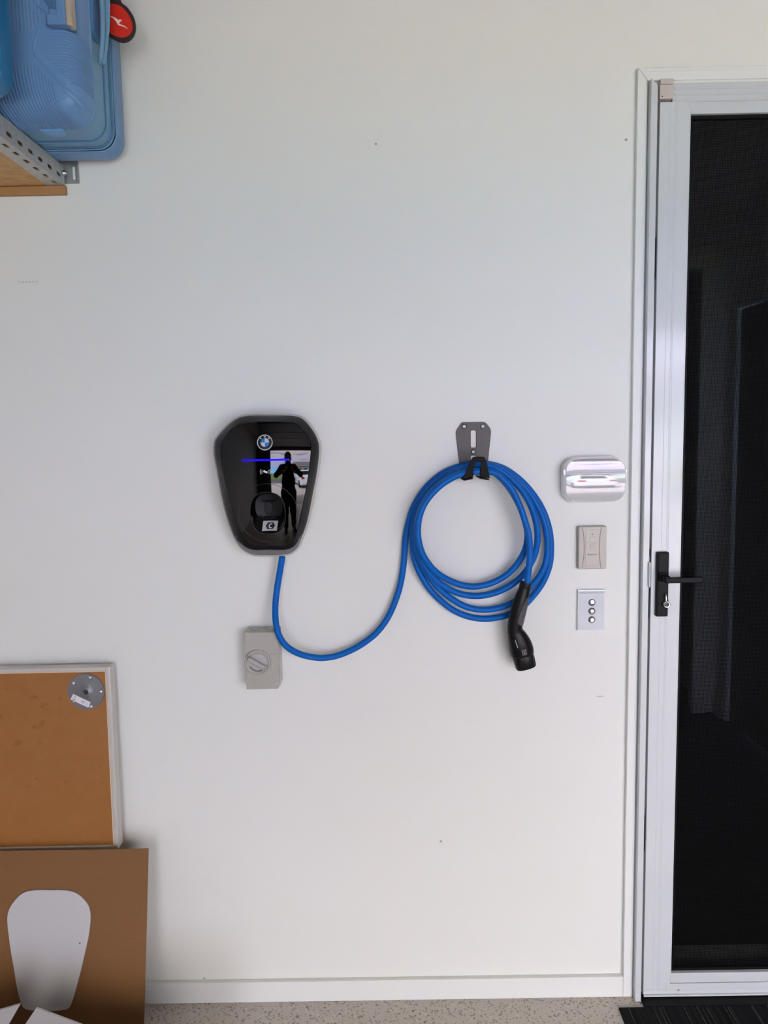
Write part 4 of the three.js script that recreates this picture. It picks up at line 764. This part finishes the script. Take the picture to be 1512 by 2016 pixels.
// ---------------------------------------------------------------- outside the garage: what the shiny surfaces mirror and what lights the room
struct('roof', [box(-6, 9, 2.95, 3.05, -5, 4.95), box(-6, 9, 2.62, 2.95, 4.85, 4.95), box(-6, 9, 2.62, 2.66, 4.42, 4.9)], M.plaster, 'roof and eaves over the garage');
struct('ground_driveway', box(-2.2, 6.5, -0.2, -0.03, 4.42, 13), M.concrete, 'pale concrete driveway');
struct('ground_street', box(-40, 40, -0.2, -0.08, 13, 19.5), M.asphalt, 'asphalt street');
struct('ground_lawn', [box(-40, -2.2, -0.2, -0.04, 4.42, 13), box(6.5, 40, -0.2, -0.04, 4.42, 13), box(-40, 40, -0.2, -0.05, 19.5, 70)], M.grass, 'front lawns');
{
  const h = thing('house', 'cream single-storey house across the street with a grey tiled roof', 'house', [6, 0, 38]);
  const hx = 4, hz = 36, W = 8;   // left end, front, half width
  part(h, 'wall', box(hx, hx + 2 * W, -0.1, 2.7, hz, hz + 7), mat(0xd9cdb8, 0.9));
  part(h, 'roof', skin([[[-0.6, 2.6, -0.6], [2 * W + 0.6, 2.6, -0.6], [2 * W + 0.6, 2.6, 7.6], [-0.6, 2.6, 7.6]], [[-0.6, 2.75, -0.6], [2 * W + 0.6, 2.75, -0.6], [2 * W + 0.6, 2.75, 7.6], [-0.6, 2.75, 7.6]], [[3.4, 4.6, 3.4], [2 * W - 3.4, 4.6, 3.4], [2 * W - 3.4, 4.6, 3.6], [3.4, 4.6, 3.6]]].map((r) => r.map(([x, y, z]) => [x + hx, y, z + hz])), { capStart: true, capEnd: true, crease: 0.2 }), mat(0x6b6663, 0.9));
  const gd = part(h, 'garage_door', box(hx + 9.5, hx + 14.3, 0, 2.2, hz - 0.06, hz + 0.02), mat(0xe8e6e0, 0.6));
  for (let k = 1; k < 5; k++) part(gd, 'panel_joint', box(hx + 9.5, hx + 14.3, 0.44 * k - 0.01, 0.44 * k + 0.01, hz - 0.07, hz - 0.055), mat(0xb8b5ae, 0.7));
  for (const o of [1, 4, 6.8]) { const x = hx + o, w = part(h, 'window', box(x, x + 1.8, 0.9, 2.1, hz - 0.05, hz + 0.02), mat(0x2b333b, 0.1)); part(w, 'window_frame', [box(x - 0.06, x + 1.86, 2.1, 2.16, hz - 0.07, hz + 0.02), box(x - 0.06, x + 1.86, 0.84, 0.9, hz - 0.07, hz + 0.02), box(x + 0.87, x + 0.93, 0.9, 2.1, hz - 0.07, hz + 0.02)], M.white); }
}
{
  const cx = 2.9, zc = 8.4, t = thing('car', 'white parked car on the driveway with red tail lights towards the garage', 'car', [cx, -0.03, zc + 2.1]);
  const white = mat(0xe9e9ea, 0.15, { clearcoat: 1 }), glass = mat(0x14181c, 0.05), y = -0.03;
  const side = smooth([[0, 0.45], [0.05, 0.8], [0.12, 1.0], [0.55, 1.05], [1.1, 1.42], [2.2, 1.46], [3.1, 1.02], [4.1, 0.85], [4.3, 0.6], [4.25, 0.35], [3.8, 0.25], [0.4, 0.25], [0.05, 0.3]], 90);
  const body = [];
  for (const [k, s, dy] of [[-0.9, 0.94, 0.03], [-0.86, 0.985, 0.01], [-0.8, 1, 0], [0.8, 1, 0], [0.86, 0.985, 0.01], [0.9, 0.94, 0.03]]) body.push(side.map(([z, yy]) => [cx + k * (yy > 1.02 ? 1 - (yy - 1.02) * 0.45 : 1), y + dy + yy * (s * 0.3 + 0.7), zc + (z - 2.1) * s + 2.1]));
  part(t, 'body', skin(body, { capStart: true, capEnd: true, crease: 0.5 }), white);
  part(t, 'rear_window', patch([[cx - 0.62, y + 1.12, zc + 0.62], [cx + 0.62, y + 1.12, zc + 0.62], [cx + 0.55, y + 1.4, zc + 1.02], [cx - 0.55, y + 1.4, zc + 1.02]]).translate(0, 0.02, -0.02), glass);
  for (const s of [-1, 1]) {
    part(t, 'tail_light', box(cx + s * 0.66 - 0.17, cx + s * 0.66 + 0.17, y + 0.78, y + 0.96, zc + 0.02, zc + 0.16, 0.03), mat(0xb01018, 0.15));
    for (const z of [0.85, 3.45]) part(t, 'wheel', new THREE.CylinderGeometry(0.32, 0.32, 0.2, 32).rotateZ(Math.PI / 2).translate(cx + s * 0.82, y + 0.32, zc + z), M.blackMatt);
  }
  part(t, 'bumper', box(cx - 0.78, cx + 0.78, y + 0.32, y + 0.52, zc - 0.04, zc + 0.1, 0.04), white);
}

// ---------------------------------------------------------------- the photographer, mirrored in the black charger front
{
  const V = (x, y, z) => new THREE.Vector3(x, y, z);
  const field = (bones, lo, size, res, k) => {   // smooth union of tapered capsules, meshed
    const mc = new MarchingCubes(res, new THREE.MeshStandardMaterial(), false, false, 400000);
    mc.isolation = 0;
    const q = V(0, 0, 0), ab = V(0, 0, 0);
    const pre = bones.map(([a, b, ra, rb]) => ({ a, d: b.clone().sub(a), l: Math.max(1e-9, b.distanceToSquared(a)), ra, rb }));
    for (let iz = 0; iz < res; iz++) for (let iy = 0; iy < res; iy++) for (let ix = 0; ix < res; ix++) {
      q.set(lo.x + (ix / res) * size, lo.y + (iy / res) * size, lo.z + (iz / res) * size);
      let dist = 1e9;
      for (const b of pre) {
        ab.copy(q).sub(b.a);
        const t = THREE.MathUtils.clamp(ab.dot(b.d) / b.l, 0, 1), d = ab.addScaledVector(b.d, -t).length() - (b.ra + (b.rb - b.ra) * t);
        const h = Math.max(k - Math.abs(dist - d), 0) / k;
        dist = Math.min(dist, d) - (h * h * k) / 4;
      }
      mc.field[ix + iy * res + iz * res * res] = -dist;
    }
    mc.update();
    const g = new THREE.BufferGeometry(), n = mc.count, p = new Float32Array(n * 3), no = new Float32Array(mc.normalArray.subarray(0, n * 3));
    for (let i = 0; i < n; i++) for (let c = 0; c < 3; c++) p[i * 3 + c] = [lo.x, lo.y, lo.z][c] + ((mc.positionArray[i * 3 + c] + 1) / 2) * size;
    g.setAttribute('position', new THREE.BufferAttribute(p, 3));
    g.setAttribute('normal', new THREE.BufferAttribute(no, 3));
    g.setAttribute('uv', new THREE.BufferAttribute(new Float32Array(n * 2), 2));
    return g;
  };
  const Z = 2.34, bones = [
    [V(0, 0.98, Z), V(0, 1.2, Z), 0.2, 0.19], [V(0, 1.2, Z), V(0, 1.45, Z), 0.19, 0.165], [V(-0.17, 1.52, Z), V(0.17, 1.52, Z), 0.085, 0.085], [V(0, 1.5, Z), V(0, 1.62, Z - 0.03), 0.066, 0.06],
    [V(0, 1.7, Z - 0.06), V(0, 1.765, Z - 0.035), 0.085, 0.1], [V(0, 1.645, Z - 0.115), V(0, 1.68, Z - 0.1), 0.04, 0.06], [V(0, 1.7, Z - 0.165), V(0, 1.68, Z - 0.18), 0.012, 0.016],
  ];
  for (const s of [-1, 1]) bones.push(
    [V(s * 0.11, 0.95, Z), V(s * 0.12, 0.5, Z), 0.13, 0.095], [V(s * 0.12, 0.5, Z), V(s * 0.13, 0.1, Z + 0.02), 0.09, 0.075], [V(s * 0.13, 0.048, Z + 0.04), V(s * 0.15, 0.042, Z - 0.17), 0.046, 0.038],
    [V(s * 0.22, 1.5, Z), V(s * 0.36, 1.36, Z - 0.1), 0.07, 0.056], [V(s * 0.36, 1.36, Z - 0.1), V(s * 0.1, 1.46, Z - 0.26), 0.054, 0.03]);
  const person = thing('person', 'standing person in dark clothes holding up a phone, mirrored in the charger front', 'person', [0, 0, Z]);
  const parts = [field(bones, V(-1.0, -0.02, Z - 1.0), 2.0, 150, 0.05)];
  for (const s of [-1, 1]) {   // hands hold the two long edges of the phone
    const h = [[V(s * 0.1, 1.46, Z - 0.26), V(s * 0.07, 1.5, Z - 0.305), 0.026, 0.024], [V(s * 0.1, 1.47, Z - 0.29), V(s * 0.085, 1.52, Z - 0.32), 0.02, 0.018]];
    for (let f = 0; f < 4; f++) { const y = 1.485 + f * 0.019, L = [0.9, 1, 0.95, 0.8][f]; h.push([V(s * 0.085, y - 0.005, Z - 0.325), V(s * 0.068, y, Z - 0.352 - 0.006 * L), 0.0092, 0.0085], [V(s * 0.068, y, Z - 0.352 - 0.006 * L), V(s * (0.068 - 0.032 * L), y + 0.003, Z - 0.369), 0.0085, 0.0072]); }
    h.push([V(s * 0.08, 1.49, Z - 0.3), V(s * 0.05, 1.515, Z - 0.33), 0.0115, 0.0095], [V(s * 0.05, 1.515, Z - 0.33), V(s * 0.028, 1.535, Z - 0.338), 0.0095, 0.008]);
    parts.push(field(h, V(s * 0.08 - 0.11, 1.4, Z - 0.43), 0.22, 64, 0.012));
  }
  const g = join(parts), col = new Float32Array(g.attributes.position.count * 3), skinC = new THREE.Color(0xb98a6e), cloth = new THREE.Color(0x17181c), shoe = new THREE.Color(0x101010), P = g.attributes.position;
  for (let i = 0; i < P.count; i++) {
    const y = P.getY(i), z = P.getZ(i), c = y < 0.09 ? shoe : y > 1.6 && Math.abs(P.getX(i)) < 0.13 && z > Z - 0.24 ? skinC : z < Z - 0.245 ? skinC : cloth;
    c.toArray(col, i * 3);
  }
  g.setAttribute('color', new THREE.BufferAttribute(col, 3));
  const body = part(person, 'body', g, mat(0xffffff, 0.8, { vertexColors: true }));
  part(body, 'hair', toCreasedNormals(new THREE.SphereGeometry(0.108, 28, 18, 0, 6.2832, 0, 1.75).scale(0.95, 1.02, 1.02).rotateX(0.35).translate(0, 1.765, Z - 0.03), 1), mat(0x201812, 0.7));
  for (const s of [-1, 1]) { part(body, 'eye', new THREE.SphereGeometry(0.0115, 14, 10).translate(s * 0.033, 1.725, Z - 0.152), mat(0xe8e4e0, 0.2)); part(body, 'ear', new THREE.SphereGeometry(0.028, 14, 10).scale(0.35, 1, 0.6).translate(s * 0.1, 1.71, Z - 0.045), mat(0xb98a6e, 0.7)); }
  part(body, 'mouth', new THREE.TorusGeometry(0.018, 0.004, 6, 16, 3.1).rotateZ(3.16).scale(1, 0.35, 1).translate(0, 1.652, Z - 0.16), mat(0x8a4f46, 0.6));
  const ph = thing('phone', 'dark phone held up by the person in both hands', 'phone', [0, 1.54, 1.985]);
  part(ph, 'phone_body', box(-0.038, 0.038, 1.46, 1.615, 1.979, 1.988, 0.004), M.black);
  part(ph, 'camera_bump', box(-0.03, 0.005, 1.53, 1.605, 1.976, 1.9795, 0.001), M.gun);
}

scene.traverse((o) => { if (o.isMesh && !o.isSky) { o.castShadow = true; o.receiveShadow = true; } });
renderer.render(scene, camera);
